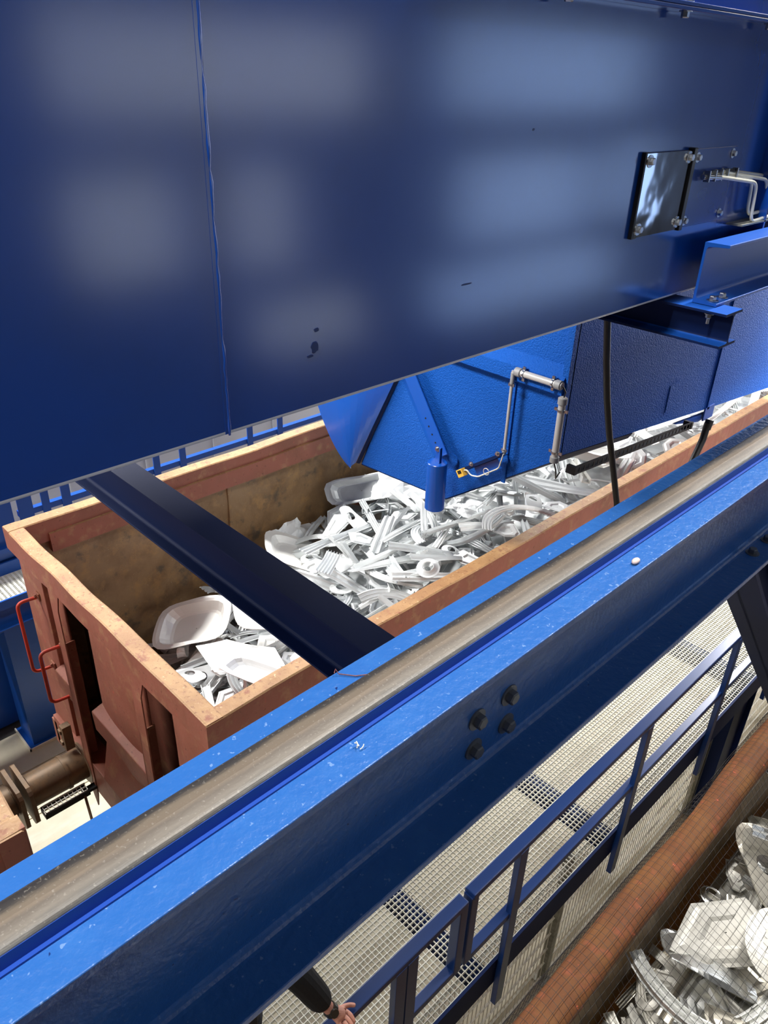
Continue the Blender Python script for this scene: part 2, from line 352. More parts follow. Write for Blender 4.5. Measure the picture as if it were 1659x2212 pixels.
MB().box((-1.25, 3.14, 5.97), (-1.19, 3.152, 6.767)).build('stiffener', M['hull'], h)
M['scuff'] = mat('dark_paint_scuff', (11, 40, 98), .4)
for y, z, ry, rz in ((1.025, 6.085, .010, .014), (1.03, 6.122, .007, .005), (1.012, 6.068, .009, .004), (1.512, 6.149, .022, .0022), (.33, 6.5, .0025, .003), (1.72, 6.49, .005, .003)):
    sc = MB().lathe([(0, 1), (.0005, .9)], (0, 0, 0), (1, 0, 0), 14)
    for q_ in range(len(sc.v)):
        p = sc.v[q_]; w_ = 1 + .4 * noise.noise(V((p[1] * 2, p[2] * 2, y * 9))); sc.v[q_] = (-1.2499 + p[0], y + p[1] * ry * w_, z + p[2] * rz * w_)
    sc.build('paint_scuff', M['scuff'], h)
# inspection cover
g = MB().box((-1.25, 2.262, 6.178), (-1.236, 2.292, 6.42)).box((-1.25, 2.545, 6.178), (-1.228, 2.567, 6.424)).box((-1.25, 2.292, 6.182), (-1.238, 2.545, 6.417)).build('gasket', M['black'], h, bevel=.002)
mp = MB().box((-1.238, 2.27, 6.182), (-1.2355, 2.556, 6.417)).build('inspection_cover', M['mirror'], h); mp['label'] = 'polished stainless inspection cover'
for y, z in ((2.291, 6.396), (2.531, 6.398), (2.534, 6.206), (2.29, 6.206)):
    MB().hexbolt((-1.2355, y, z), (1, 0, 0), .019, .012).build('bolt', M['zinc'], mp)
ap = MB().box((-1.25, 2.575, 6.182), (-1.243, 2.885, 6.418)).build('access_panel', M['hull'], h, bevel=.001)
for y, z in ((2.603, 6.394), (2.855, 6.397), (2.599, 6.203), (2.851, 6.207)):
    MB().hexbolt((-1.243, y, z), (1, 0, 0), .017, .011).build('bolt', M['zinc'], ap)
def arc(pts, r=.03, n=6):
    pts = [V(p) for p in pts]; out = [pts[0]]
    for a, b, c in zip(pts, pts[1:], pts[2:]):
        d1 = (a - b).normalized(); d2 = (c - b).normalized(); p = b + d1 * r; q = b + d2 * r
        for k in range(n + 1):
            s = k / n; out.append(p * (1 - s) ** 2 + b * 2 * s * (1 - s) + q * s * s)
    return out + [pts[-1]]
def gp(pts):
    gpipe = MB().tube(arc(pts, .035), .0062, 8).build('grease_pipe', M['cream'], h); return gpipe
g1 = gp([(-1.235, 2.65, 6.338), (-1.21, 2.75, 6.33), (-1.2, 3.01, 6.30), (-1.2, 3.035, 6.165), (-1.2, 3.6, 6.19)])
g2 = gp([(-1.235, 2.66, 6.345), (-1.225, 2.75, 6.337), (-1.222, 3.02, 6.309), (-1.222, 3.045, 6.186), (-1.222, 3.6, 6.205)])
g3 = gp([(-1.235, 2.74, 6.347), (-1.225, 2.8, 6.343), (-1.215, 3.14, 6.30), (-1.215, 3.16, 6.205), (-1.215, 3.6, 6.225)])
g4 = gp([(-1.243, 2.8, 6.347), (-1.243, 2.85, 6.343), (-1.24, 3.17, 6.31), (-1.24, 3.19, 6.21), (-1.24, 3.6, 6.23)])
MB().tube([(-1.23, 2.64, 6.335), (-1.215, 2.735, 6.33)], .009, 8).build('fitting', M['zinc'], g1)
MB().tube([(-1.23, 2.8, 6.345), (-1.226, 2.85, 6.342)], .009, 8).build('fitting', M['blackmetal'], g3)
for y in (2.655, 2.7, 2.745, 2.79, 2.86):
    MB().cbox((-1.222, y, 6.337), (.02, .006, .034)).build('pipe_clamp', M['zinc'], h)
MB().box((-1.25, 2.95, 6.158), (-1.19, 3.4, 6.164)).build('pipe_shelf', M['galvpost'], h)
# ------------------------------------------------------------------ frame under the housing, at the right
b = thing('bracket_beam', 'short blue H-beam, shade put into its dark sides, sticking out below the housing, carrying the steel channel', 'beam', (-1.4, 2.687, 5.82))
MB().prism([(y, z) for y, z in ibeam(2.687, 5.93, .126, .118, .009, .006, .012)], -2.6, -1.037, 'x').build('beam', [M['blue'], M['navy']], b, bevel=.001)  # lit top and shaded sides painted as blue and navy
bb = MB().hexbolt((-1.105, 2.645, 5.918), (0, 0, -1), .019, .015).tube([(-1.105, 2.645, 5.9), (-1.105, 2.645, 5.882)], .006, 8).build('nut', M['zinc'], b)
c = thing('steel_channel', 'blue U-shaped steel channel resting on the bracket beam', 'channel', (-1.15, 3, 5.932))
def chan(x0, x1, z0, z1, tw_, tf):
    rf = .013; pts = [(x0, z0), (x1, z0), (x1, z0 + tf * .8)]
    cc = (x0 + tw_ + rf, z0 + tf + rf + .002)
    for k in range(6):
        a = -PI / 2 - (PI / 2) * k / 5; pts.append((cc[0] + rf * math.cos(a), cc[1] + rf * math.sin(a)))
    cc = (x0 + tw_ + rf, z1 - tf - rf - .002)
    for k in range(6):
        a = PI - (PI / 2) * k / 5; pts.append((cc[0] + rf * math.cos(a), cc[1] + rf * math.sin(a)))
    return pts + [(x1, z1 - tf * .8), (x1, z1), (x0, z1)]
MB().prism(chan(-1.192, -1.105, 5.932, 6.135, .009, .0115), 2.685, 8).build('channel', M['blue'], c, bevel=.002)
for y in (2.715, 2.79): MB().hexbolt((-1.135, y, 5.9435), (0, 0, 1), .022, .014).build('bolt', M['zinc'], c)

# ------------------------------------------------------------------ discharge chute under the housing
ch = thing('discharge_chute', 'big rough-coated blue discharge chute hanging over the scrap', 'chute', (-3.5, 4.5, 3.6))
Y0 = 4.25; Z = lambda d: 6.6 - d
front = [(-4.55, Z(3.045)), (-3.545, Z(2.985)), (-2.60, Z(2.29)), (-2.56, Z(2.245)), (-2.56, 5.93), (-3.66, 5.93), (-3.66, 5.55)]
MB().prism([(-4.55, Z(3.045)), (-3.545, Z(2.985)), (-2.60, Z(2.29)), (-2.56, Z(2.245)), (-2.56, 5.93), (-3.55, 5.93)], Y0, Y0 + .012, 'y').build('front_plate', M['chute'], ch)
side = [(Y0, Z(2.245)), (6.57, Z(2.50)), (9.6, Z(2.80)), (9.6, 5.93), (Y0, 5.93)]
MB().prism(side, -2.572, -2.56, 'x').build('side_plate', M['chute'], ch)
MB().prism([(6.53, Z(2.50)), (6.57, Z(2.50)), (6.57, 5.93), (6.53, 5.93)], -2.56, -2.548, 'x').build('joint_strip', M['chute'], ch)
bot = MB(); yb_ = 5.25
bot.add([(-4.55, Y0, Z(3.045)), (-3.545, Y0, Z(2.985)), (-2.6, Y0, Z(2.29)), (-2.572, Y0, Z(2.245)), (-2.572, yb_, Z(2.36)), (-2.6, yb_, Z(2.41)), (-3.545, yb_, Z(3.0)), (-4.55, yb_, Z(3.06))],
        [(0, 1, 6, 7), (1, 2, 5, 6), (2, 3, 4, 5)])
bot.add([(-4.55, Y0, Z(3.03)), (-4.55, yb_, Z(3.05)), (-3.545, yb_, 5.93), (-3.545, Y0, 5.93)], [(0, 1, 2, 3)])
bot.add([(-4.55, yb_, Z(3.06)), (-3.545, yb_, Z(3.0)), (-2.6, yb_, Z(2.41)), (-2.572, yb_, Z(2.36)), (-2.572, yb_, 5.93), (-3.545, yb_, 5.93)], [(0, 1, 2, 3, 4, 5)])
bot.add([(-2.572, yb_, Z(2.36)), (-2.572, 9.6, Z(2.8)), (-3.1, 9.6, Z(2.8)), (-3.1, yb_, Z(2.36)), (-3.1, 9.6, 5.93), (-3.1, yb_, 5.93)], [(0, 1, 2, 3), (3, 2, 4, 5)])
o = bot.build('bottom_plate', M['navy'], ch); md = o.modifiers.new('Solidify', 'SOLIDIFY'); md.thickness = .01
lip = MB().prism([(-3.56, Z(2.995)), (-2.6, Z(2.3)), (-2.6, Z(2.27)), (-3.56, Z(2.965))], Y0 - .004, Y0 + .03, 'y').build('bottom_lip', M['chute'], ch)
# stepped cover with a ledge across the upper part of the front
MB().prism([(Y0, Z(1.84)), (Y0 - .07, Z(1.80)), (Y0 - .07, Z(1.70)), (Y0, Z(1.62))], -4.0, -2.58, 'x').build('ledge', M['chute'], ch)
MB().box((-3.02, Y0 - .014, Z(2.62)), (-2.985, Y0, Z(1.84))).build('seam_strip', M['chute'], ch)
MB().box((-2.605, Y0 - .05, Z(2.22)), (-2.56, Y0, 5.93)).build('corner_strip', M['chute'], ch)
MB().prism([(5.72, Z(2.32)), (5.72, Z(2.09)), (5.88, Z(2.07)), (5.92, Z(2.3))], -2.558, -2.555, 'x').build('patch_plate', M['chute'], ch)
# curved smooth cheek plate left of the front
def cheek(a, b):
    # b: 0 = lower free edge, 1 = edge against the front plate
    p0 = V((-5.35, 4.3, Z(2.42))); p1 = V((-4.86, 4.12, Z(2.95))); p2 = V((-4.64, 4.2, Z(3.11)))
    e = p0 * (1 - a) ** 2 + p1 * 2 * a * (1 - a) + p2 * a * a
    q = V((-3.86, 4.2, 5.0)) * (1 - a) + V((-4.575, 4.2, Z(3.03))) * a
    p = e * (1 - b) + q * b; p.y -= .10 * math.sin(PI * b) * (1 - a * .7); return p
MB().sheet(cheek, 24, 10, .008).build('cheek_plate', M['smoothblue'], ch, smooth_all=False)
ck = ch.children[-1]
for p in ck.data.polygons: p.use_smooth = True
MB().prism([(-4.60, Z(3.05)), (-4.555, Z(3.04)), (-3.86, 5.0), (-3.9, 5.0)], Y0 - .02, Y0 - .012, 'y').build('shadow_strip', M['black'], ch)  # black strip stands in for the shadow line beside the cheek plate
# angle bar with adjusting holes
d = (V((-3.585, 0, Z(2.585))) - V((-4.10, 0, Z(1.86)))).normalized(); n_ = V((d.z, 0, -d.x))
def barpt(s, w, y): q = V((-4.10, 0, Z(1.86))) + d * s + n_ * w; return (q.x, y, q.z)
ab = MB(); Ls = (V((-3.585, 0, Z(2.585))) - V((-4.10, 0, Z(1.86)))).length
for (w0, w1, ya, yb) in ((-.1, .02, Y0 - .088, Y0 - .08), (.012, .02, Y0 - .08, Y0 - .004)):
    vs = [barpt(s_, w, y) for s_ in (0, Ls + (0.02 if w1 < .1 else 0)) for w in (w0, w1) for y in (ya, yb)]
    ab.add(vs, [(0, 1, 3, 2), (4, 6, 7, 5), (0, 4, 5, 1), (2, 3, 7, 6), (0, 2, 6, 4), (1, 5, 7, 3)])
# a slanted face on the right of the bar catches the light
vs = [barpt(s_, w, y) for s_ in (0, Ls) for (w, y) in ((.02, Y0 - .088), (.11, Y0 - .03), (.11, Y0 - .022), (.02, Y0 - .08))]
ab.add(vs, [(0, 1, 5, 4), (1, 2, 6, 5), (2, 3, 7, 6), (3, 0, 4, 7), (0, 3, 2, 1), (4, 5, 6, 7)])
bar = ab.build('adjusting_bar', M['smoothblue'], ch, bevel=.001); bar['label'] = 'slanted blue angle bar with a row of holes'
hm = MB()
for k in range(5):
    q = barpt(Ls - .03 - .068 * k, -.028, Y0 - .0885); hm.lathe([(0, .0075), (.001, .0075)], q, (0, -1, 0), 12)
hm.build('hole', M['black'], bar)
# counterweight cylinder
cw = thing('counterweight', 'blue cylinder hanging from the slanted bar on the chute front', 'weight', (-3.66, 4.1, 3.45))
Ck = 4.08 / 4.25
cx, cy = -3.66 * Ck, 4.08
zt, zb = 6.6 - 2.70 * Ck, 6.6 - 3.12 * Ck
MB().lathe([(0, .072), (.004, .078), (zt - zb - .004, .078), (zt - zb, .074)], (cx, cy, zb), (0, 0, 1), 32).build('body', M['smoothblue'], cw)
MB().box((cx - .022, cy - .006, zt), (cx + .03, cy + .006, zt + .13)).box((cx + .02, cy - .014, zt), (cx + .03, cy + .014, zt + .125)).build('hanger', M['smoothblue'], cw, bevel=.002)
MB().hexbolt((cx - .002, cy - .006, zt + .112), (0, -1, 0), .024, .014).build('bolt', M['zinc'], cw)
# conduits
def conduit(name, label, a, b, rad, sock, clamps, nrm=(0, 1, 0)):
    t = thing(name, label, 'conduit', a); a, b = V(a), V(b); ax = (b - a).normalized(); L_ = (b - a).length
    MB().tube([a, b], rad, 16).build('tube', M['conduit'], t)
    for (s0, s1) in sock:
        MB().lathe([(s0, rad * 1.12), (s0 + .004, rad * 1.32), (s1 - .004, rad * 1.32), (s1, rad * 1.1)], a, ax, 18).build('socket', M['socket'], t)
    for s_ in clamps:
        cl = MB().lathe([(s_ - .007, rad * 1.22), (s_ + .007, rad * 1.22)], a, ax, 18)
        sd = ax.cross(V(nrm)).normalized(); p = a + ax * s_
        cl.cbox((0, 0, 0), (.012, .02, rad * 4.2), Matrix.Translation(p) @ sd.to_track_quat('Z', 'Y').to_matrix().to_4x4()).build('clamp', M['zinc'], t)
    return t
yc = Y0 - .09; kc = yc / Y0
conduit('conduit', 'thick silver conduit slanting across the upper chute front', (-3.01 * kc, yc, 6.6 - 1.765 * kc), (-2.625 * kc, yc, 6.6 - 1.762 * kc), .024, [(0, .05), (.325, .372)], [.07, .305])
conduit('conduit', 'thin grey upright conduit dropping from the thick silver pipe', (-3.028 * kc, yc, 6.6 - 2.40 * kc), (-3.03 * kc, yc, 6.6 - 1.765 * kc), .0115, [(.0, .03), (.53, .61)], [.03, .52])
conduit('conduit', 'thick silver upright conduit at the corner of the chute', (-2.602 * kc, yc, 6.6 - 2.31 * kc), (-2.607 * kc, yc, 6.6 - 1.835 * kc), .024, [(.0, .045), (.415, .463)], [.075, .375])
wi = MB().tube([(-2.62 * kc, yc, 6.6 - 1.765 * kc), (-2.6 * kc, yc + .01, 6.6 - 1.80 * kc), (-2.603 * kc, yc, 6.6 - 1.85 * kc)], .005, 6).build('cable', M['black'])
tag(wi, 'short black cable joining the two thick silver conduits', 'cable')
wi = MB().tube([(-2.602 * kc, yc, 6.6 - 2.31 * kc), (-2.58 * kc, yc, 6.6 - 2.36 * kc), (-2.545, yc + .05, 6.6 - 2.40), (-2.55, yc + .1, 6.6 - 2.37)], .005, 6).build('cable', M['black'])
tag(wi, 'short dark cable leaving the lower end of the upright conduit', 'cable')
# sensor arm
se = thing('sensor_arm', 'blue sensor bracket with a small yellow sensor on the chute front', 'sensor', (-3.2, 4.15, 4.1))
k2 = 4.14 / 4.25; q = lambda x, dd, y=4.14: (x * y / 4.25, y, 6.6 - dd * y / 4.25)
A1, A2 = V(q(-3.38, 2.655)), V(q(-3.03, 2.40)); ax = (A2 - A1); La = ax.length; Mx = Matrix.Translation(A1) @ Matrix(((ax.x / La, 0, -ax.z / La, 0), (0, 1, 0, 0), (ax.z / La, 0, ax.x / La, 0), (0, 0, 0, 1)))
MB().box((0, -.004, -.016), (La, .0, .012), Mx).box((0, -.004, -.016), (La, .05, -.012), Mx).build('bracket', M['navy'], se)
MB().box((.07, .03, -.085), (La - .1, .034, -.012), Mx).build('back_plate', M['smoothblue'], se)
MB().lathe([(0, .05), (.008, .05)], q(-3.03, 2.44, 4.23), (0, -1, 0), 24).build('mount_disc', M['chute'], se)
MB().lathe([(0, .05), (.008, .05)], q(-3.5, 2.62, 4.23), (0, -1, 0), 24).build('mount_disc', M['chute'], se)
sb = MB().cbox((-.02, -.02, -.018), (.062, .05, .06), Mx).build('sensor', M['brass'], se, bevel=.003); sb['label'] = 'yellow sensor block with a black nameplate'
MB().cbox((-.018, -.046, -.008), (.036, .002, .026), Mx).build('nameplate', M['black'], sb)
MB().cbox((-.052, -.02, -.018), (.004, .04, .04), Mx).build('lens', M['orange'], sb)
MB().tube(arc([Mx @ V((.01, -.02, -.01)), Mx @ V((.04, -.02, -.01)), Mx @ V((.055, -.02, -.06)), Mx @ V((.12, -.02, -.09)), V(q(-3.06, 2.53)), V(q(-3.03, 2.40))], .02), .0055, 8).build('cable', M['cream'], se)
MB().tube([Mx @ V((.22 + .026 * math.cos(a * .5), -.024, -.075 + .026 * math.sin(a * .5))) for a in range(13)], .003, 6).build('cable_tie', M['cream'], se)
for s_ in (.09, La - .05): MB().hexbolt(Mx @ V((s_, -.004, .016)), (0, -1, 0), .02, .012).cbox((s_, -.006, .02), (.04, .008, .012), Mx).build('clamp_screw', M['zinc'], se)
# perforated cable tray along the chute bottom
tr = MB(); y0_, y1_ = 4.30, 6.08; za, zb_ = Z(2.325), Z(2.475); Lt = math.hypot(y1_ - y0_, za - zb_)
Mt = Matrix.Translation((-2.53, y0_, za - .045)) @ Matrix.Rotation(math.atan2(zb_ - za, y1_ - y0_), 4, 'X')
tr.box((0, 0, -.004), (.07, Lt, 0), Mt)
for k in range(30):
    y = k * Lt / 30; tr.box((.066, y, 0), (.07, y + .018, .06), Mt); tr.box((.066, y + .018, 0), (.07, y + Lt / 30, .012), Mt); tr.box((.066, y + .018, .045), (.07, y + Lt / 30, .06), Mt)
tr.box((.0, 0, 0), (.004, Lt, .014), Mt).box((0, -.004, -.004), (.074, .03, .054), Mt).box((0, Lt - .03, -.004), (.074, Lt, .054), Mt)
tag(tr.build('cable_tray', M['blackmetal']), 'black perforated cable tray along the lower edge of the chute', 'tray')
# hoses
hb = thing('hose_bracket', 'blue hose bracket under the chute with a short black hose', 'bracket', (-2.56, 6.5, 4.0))
MB().box((-2.56, 6.50, Z(2.60)), (-2.548, 6.68, Z(2.48))).prism([(6.0, Z(2.5)), (6.6, Z(2.55)), (6.62, Z(2.59)), (6.45, Z(2.6))], -2.60, -2.57, 'x').build('plate', M['blue'], hb)
MB().tube([(-2.5, 6.53, Z(2.58)), (-2.5, 6.5, Z(2.66))], .036, 12).build('hose_end', M['black'], hb)
MB().tube([(-2.5, 6.5, Z(2.6)), (-2.5, 6.48, Z(2.75)), (-2.49, 6.35, Z(2.92)), (-2.48, 6.2, Z(3.1)), (-2.47, 6.05, Z(3.4))], .031, 12).build('hose', M['black'], hb)
hp = [(-2.2, 3.80, 5.94), (-2.2, 3.85, 5.7), (-2.2, 3.923, 5.43), (-2.2, 3.995, 5.172), (-2.2, 4.08, 4.922), (-2.2, 4.196, 4.644), (-2.2, 4.31, 4.412), (-2.2, 4.48, 4.055), (-2.2, 4.6, 3.7), (-2.19, 4.66, 3.2), (-2.18, 4.66, 2.3)]
tag(MB().tube(hp, .021, 14).build('hose', M['black']),
    'long black hose hanging from the housing down behind the rail beam', 'hose')

# ------------------------------------------------------------------ gondola wagons
def hgt(x, y, s=1.0): return noise.noise(V((x * s, y * s, 3.3)))
def wall_grid(fn, nu, nv): return MB().sheet(fn, nu, nv, .012)
def gondola(name, label, xn, xf, y0, y1, end_sign, rim_mat, in_mat, round_rim=False, full_end=True):
    """xn near side (+X), xf far side, y0 end facing the viewer when end_sign = -1"""
    t = thing(name, label, 'wagon', ((xn + xf) / 2, (y0 + y1) / 2, 0)); zt_ = 3.293; zf_ = 1.15
    yend, yo = (y0, y1) if end_sign < 0 else (y1, y0); e = 1 if end_sign < 0 else -1     # e points into the wagon
    N_ = 70
    wx = xf + .08
    MB().sheet(lambda a, b: (wx + .028 * hgt(a * 22, b * 2.2, 1.3) + .012 * hgt(a * 60, b * 7, 1.1), y0 + .13 + (y1 - y0 - .26) * a, zf_ + (zt_ - .1 - zf_) * b), 120, 16, .01).build('side_wall', in_mat, t, smooth_all=True)
    MB().sheet(lambda a, b: (xn - .08 + .02 * hgt(a * 20, b * 2, 1.7), y0 + .13 + (y1 - y0 - .26) * a, zf_ + (zt_ - .1 - zf_) * b), 90, 10, -.01).build('side_wall', in_mat, t, smooth_all=True)
    MB().sheet(lambda a, b: (xf + .08 + (xn - xf - .16) * a, yend + e * (.14 + .31 * min(1, (1 - b) * 2.0)) + .008 * hgt(a * 5, b * 4), zf_ + (zt_ - .1 - zf_) * b), 24, 12, .012).build('end_wall', M['wagon'], t, smooth_all=True)
    MB().sheet(lambda a, b: (xf + .08 + (xn - xf - .16) * a, yo - e * .13, zf_ + (zt_ - .1 - zf_) * b), 4, 4, .012).build('end_wall', M['wagon'], t)
    MB().box((xf + .06, y0 + .1, zf_ - .06), (xn - .06, y1 - .1, zf_)).build('floor_plate', in_mat, t)
    if round_rim:
        def rr(x, y, s): return [(x + .082 * math.copysign(abs(math.cos(a)) ** .7, math.cos(a)), zt_ - .055 + .055 * math.sin(a) ** .8) for a in [s_ * PI / 10 for s_ in range(0, 11)]] + [(x - .082, zt_ - .2), (x + .05, zt_ - .2)]
        for x in (xn - .07, xf + .07): MB().prism(rr(x, 0, 0), y0, y1, 'y', ny=120, jit=.02, smooth=True).build('side_rim', rim_mat, t)
        MB().box((xf, yend, zt_ - .2), (xn, yend + e * .13, zt_)).build('end_rim', rim_mat, t, bevel=.03)
    else:
        for x0_, x1_ in ((xn - .115, xn), (xf, xf + .135)):
            MB().prism([(x0_, zt_ - .2), (x1_, zt_ - .2), (x1_, zt_ - .008), (x1_ - .01, zt_), (x0_ + .01, zt_), (x0_, zt_ - .008)], y0, y1, 'y', ny=90, jit=.012).build('side_rim', rim_mat, t)
        ya, yb = sorted((yend, yend + e * .125))
        MB().prism([(ya, zt_ - .21), (yb, zt_ - .21), (yb, zt_ - .006), (yb - .01, zt_ + .002), (ya + .01, zt_ + .002), (ya, zt_ - .006)], xf, xn, 'x', ny=40, jit=.016).build('end_rim', rim_mat, t)
        MB().prism([(xf + .135, zt_ - .125), (xf + .16, zt_ - .125), (xf + .16, zt_ - .30), (xf + .095, zt_ - .30)], y0 + .3, y1 - .3, 'y', ny=60, jit=.008).build('stiffening_strip', rim_mat, t)
        for y in (y0 + 2.1, y0 + 5.0, y0 + 8.0):
            MB().box((wx - .03, y - .02, zf_), (wx + .03, y + .02, zt_ - .28)).build('wall_seam', in_mat, t, bevel=.01)
    # outside of the near and far walls
    nr = int((y1 - y0) / 1.25)
    for k in range(nr + 1):
        y = y0 + .12 + (y1 - y0 - .24) * k / nr
        for x0_, x1_ in ((xn - .075, xn - .01), (xf + .005, xf + .07)): MB().box((x0_, y - .05, zf_ - .05), (x1_, y + .05, zt_ - .2)).build('side_post', M['wagon'], t)
    for x0_, x1_ in ((xn - .1, xn), (xf, xf + .1)): MB().box((x0_, y0 + .02, zf_ - .28), (x1_, y1 - .02, zf_ + .02)).build('sole_bar', M['wagon'], t)
    # end framing
    sy = lambda a, b: sorted((yend + e * a, yend + e * b))
    def eb(nm, x0_, x1_, a, b, z0_, z1_, bev=.006, m=None):
        p, q_ = sy(a, b); return MB().box((x0_, p, z0_), (x1_, q_, z1_)).build(nm, m or M['wagon'], t, bevel=bev)
    eb('corner_post', xf + .02, xf + .46, .06, .14, zf_ - .1, zt_ - .2)
    eb('corner_post', xn - .12, xn - .02, .05, .14, zf_ - .1, zt_ - .2)
    W_ = xn - xf
    for fx in (.245, .67):
        x = xf + W_ * fx
        p, q_ = sy(.012, .022)
        pr = [(x, zt_ - .21), (x + .19, zt_ - .21), (x + .12, zt_ - .4), (x + .115, zt_ - 1.2), (x + .12, zf_ - .3), (x + .06, zf_ - .5), (x - .02, zf_ - .3), (x, zt_ - .8)]
        MB().prism(pr, p, q_, 'y').box((x, sy(.012, .13)[0], zf_ - .3), (x + .012, sy(.012, .13)[1], zt_ - .8)).build('end_rib', M['wagon'], t, bevel=.003)
    for xa, xb in ((.455, .27 * 0 + W_ * .245 - 0), (W_ * .245 + .42, W_ * .67), (W_ * .67 + .36, W_ - .12)):
        MB().sheet(lambda a, b: (xf + xa + (xb - xa) * a, yend + e * (.105 - .035 * math.sin(PI * a) * math.sin(PI * b)) + .008 * hgt(a * 3, b * 4 + xa), zf_ - .1 + (zt_ - .15 - zf_ + .1) * b), 14, 14, .01).build('end_panel', M['wagon'], t, smooth_all=True)
    p, q_ = sy(.0, .14)
    MB().prism([(yend + e * .012, 2.06), (yend + e * .135, 2.10), (yend + e * .135, 1.85), (yend + e * .02, 1.85)], xf + W_ * .245 + .40, xf + W_ * .67, 'x').build('end_shelf', M['wagon'], t, bevel=.008)
    MB().prism([(yend + e * .1, 1.75), (yend + e * .135, 1.78), (yend + e * .135, 1.2), (yend - e * .0, 1.3)], xf + W_ * .245 + .40, xf + W_ * .67, 'x').build('end_apron', M['wagon'], t, bevel=.008)
    MB().prism([(yend + e * .012, 2.06), (yend + e * .135, 2.10), (yend + e * .135, 1.85), (yend + e * .02, 1.85)], xf + .46, xf + W_ * .245, 'x').build('end_shelf', M['wagon'], t, bevel=.008)
    eb('end_sill', xf + .05, xn - .05, .02, .2, .88, 1.24)
    # buffers
    for bx in (-.89, .89):
        xb = (xn + xf) / 2 + bx; yb = yend + e * .03; a = (0, -e, 0)
        bf = MB().lathe([(0, .2), (.02, .2), (.02, .148), (.17, .146), (.172, .16), (.2, .16), (.2, .152), (.5 if e > 0 else .44, .148), (.502 if e > 0 else .445, .13), (.53 if e > 0 else .47, .13)], (xb, yb, 1.06), a, 32).build('buffer', M['buffer'], t)
        dy = yb - e * (.52 if e > 0 else .455)
        pl = MB(); prof = []
        for k in range(40):
            th = 2 * PI * k / 40; R_ = .225; x_ = max(-.225, min(.225, R_ * 1.25 * math.cos(th))); z_ = max(-.178, min(.178, R_ * math.sin(th))); prof.append((xb + x_ * (1.0 if abs(x_) < .2 else 1), 1.06 + z_ * 1.2))
        pa, pb_ = sorted((dy, dy - e * .035)); pl.prism(prof, pa, pb_, 'y').build('buffer_disc', M['buffer'], bf, bevel=.008)
    # handles on the end
    for (hx, z0_, z1_, dy_) in ((xf + .66, 1.89, 2.43, .18), (xf + .30, 1.98, 2.72, .16)):
        yb = yend - e * .0 + e * .05
        hd = MB().tube(arc([(hx, yb, z1_), (hx - .02, yb - e * dy_, z1_), (hx - .02, yb - e * dy_, z0_), (hx, yb, z0_)], .06), .015, 10).build('grab_handle', M['redbar'], t)
        for z in (z0_, z1_): MB().cbox((hx + .02, yb + e * .0, z + .02), (.07, .012, .07)).hexbolt((hx + .02, yb - e * .006, z + .03), (0, -e, 0), .028, .018).build('handle_foot', M['wagon'], hd)
    # underframe and wheels
    xm = (xn + xf) / 2
    MB().box((xm - .3, y0 + .3, .8), (xm + .3, y1 - .3, 1.09)).build('centre_sill', M['buffer'], t)
    for yc_ in ([y0 + 2.2, y0 + 4.0, y1 - 4.0, y1 - 2.2] if y1 - y0 > 9 else [y0 + 2, y1 - 2]):
        MB().lathe([(-.78, .46), (-.75, .49), (-.74, .46), (-.64, .44), (-.63, .09), (.63, .09), (.64, .44), (.74, .46), (.75, .49), (.78, .46)], (xm, yc_, .49), (1, 0, 0), 28).build('wheelset', M['buffer'], t)
    return t
w1 = gondola('gondola_wagon', 'brown open railway wagon filled with white scrap under the blue chute', -3.0, -6.0, 1.607, 15.6, -1, [M['rim'], M['wagon']], M['inside'])
gondola('gondola_wagon', 'maroon wagon corner coupled buffer to buffer with the scrap wagon', -3.0, -6.0, -12.5, .575, 1, [M['rim'], M['wagon']], M['inside'])
gondola('gondola_wagon', 'rusty open wagon under the black net beside the mesh fence', 2.2, -.79, -5.2, 8.8 + 3, -1, M['rim2'], M['inside2'], round_rim=True)
# small extras on the end of the scrap wagon
t = tag(MB().box((-5.47, 1.52, 1.26), (-5.40, 1.60, 1.53)).cbox((-5.46, 1.53, 1.46), (.05, .05, .04)).cbox((-5.46, 1.53, 1.33), (.05, .05, .04)).build('hinge_block', M['buffer'], bevel=.005), 'small greasy hinge block on the end of the scrap wagon', 'hinge')
# grille tray beside the buffer
gt = thing('grille_step', 'small galvanised grille step beside the wagon buffer', 'step', (-5.12, 1.35, .99))
gm = MB()
for x in (-5.215, -5.17, -5.125): gm.box((x - .003, 1.16, .985), (x + .003, 1.54, 1.0))
for k in range(11): gm.box((-5.218, 1.16 + k * .0375, .985), (-5.122, 1.165 + k * .0375, 1.0))
gm.build('grille', M['galv'], gt)
MB().box((-5.225, 1.15, .93), (-5.22, 1.55, .99)).box((-5.12, 1.15, .93), (-5.115, 1.55, .99)).box((-5.22, 1.15, .93), (-5.12, 1.155, .99)).box((-5.2, 1.5, .93), (-5.14, 1.66, .96)).build('tray', M['blackmetal'], gt)
cp = thing('coupling_lever', 'thin rusty coupling lever hanging below the wagon end', 'lever', (-4.6, 1.5, 1.0))
MB().tube([(-5.12, 1.5, .95), (-4.98, 1.47, .78), (-4.75, 1.40, .72)], .012, 8).build('rod', M['buffer'], cp)
MB().tube([(-4.78, 1.26, .75), (-4.72, 1.62, .75)], .018, 8).build('grip', M['redbar'], cp)
MB().cbox((-4.62, 1.52, .85), (.12, .16, .1)).tube([(-4.72, 1.5, .78), (-4.6, 1.55, .84), (-4.5, 1.5, .8), (-4.42, 1.56, .9)], .03, 8).build('links', M['buffer'], cp)

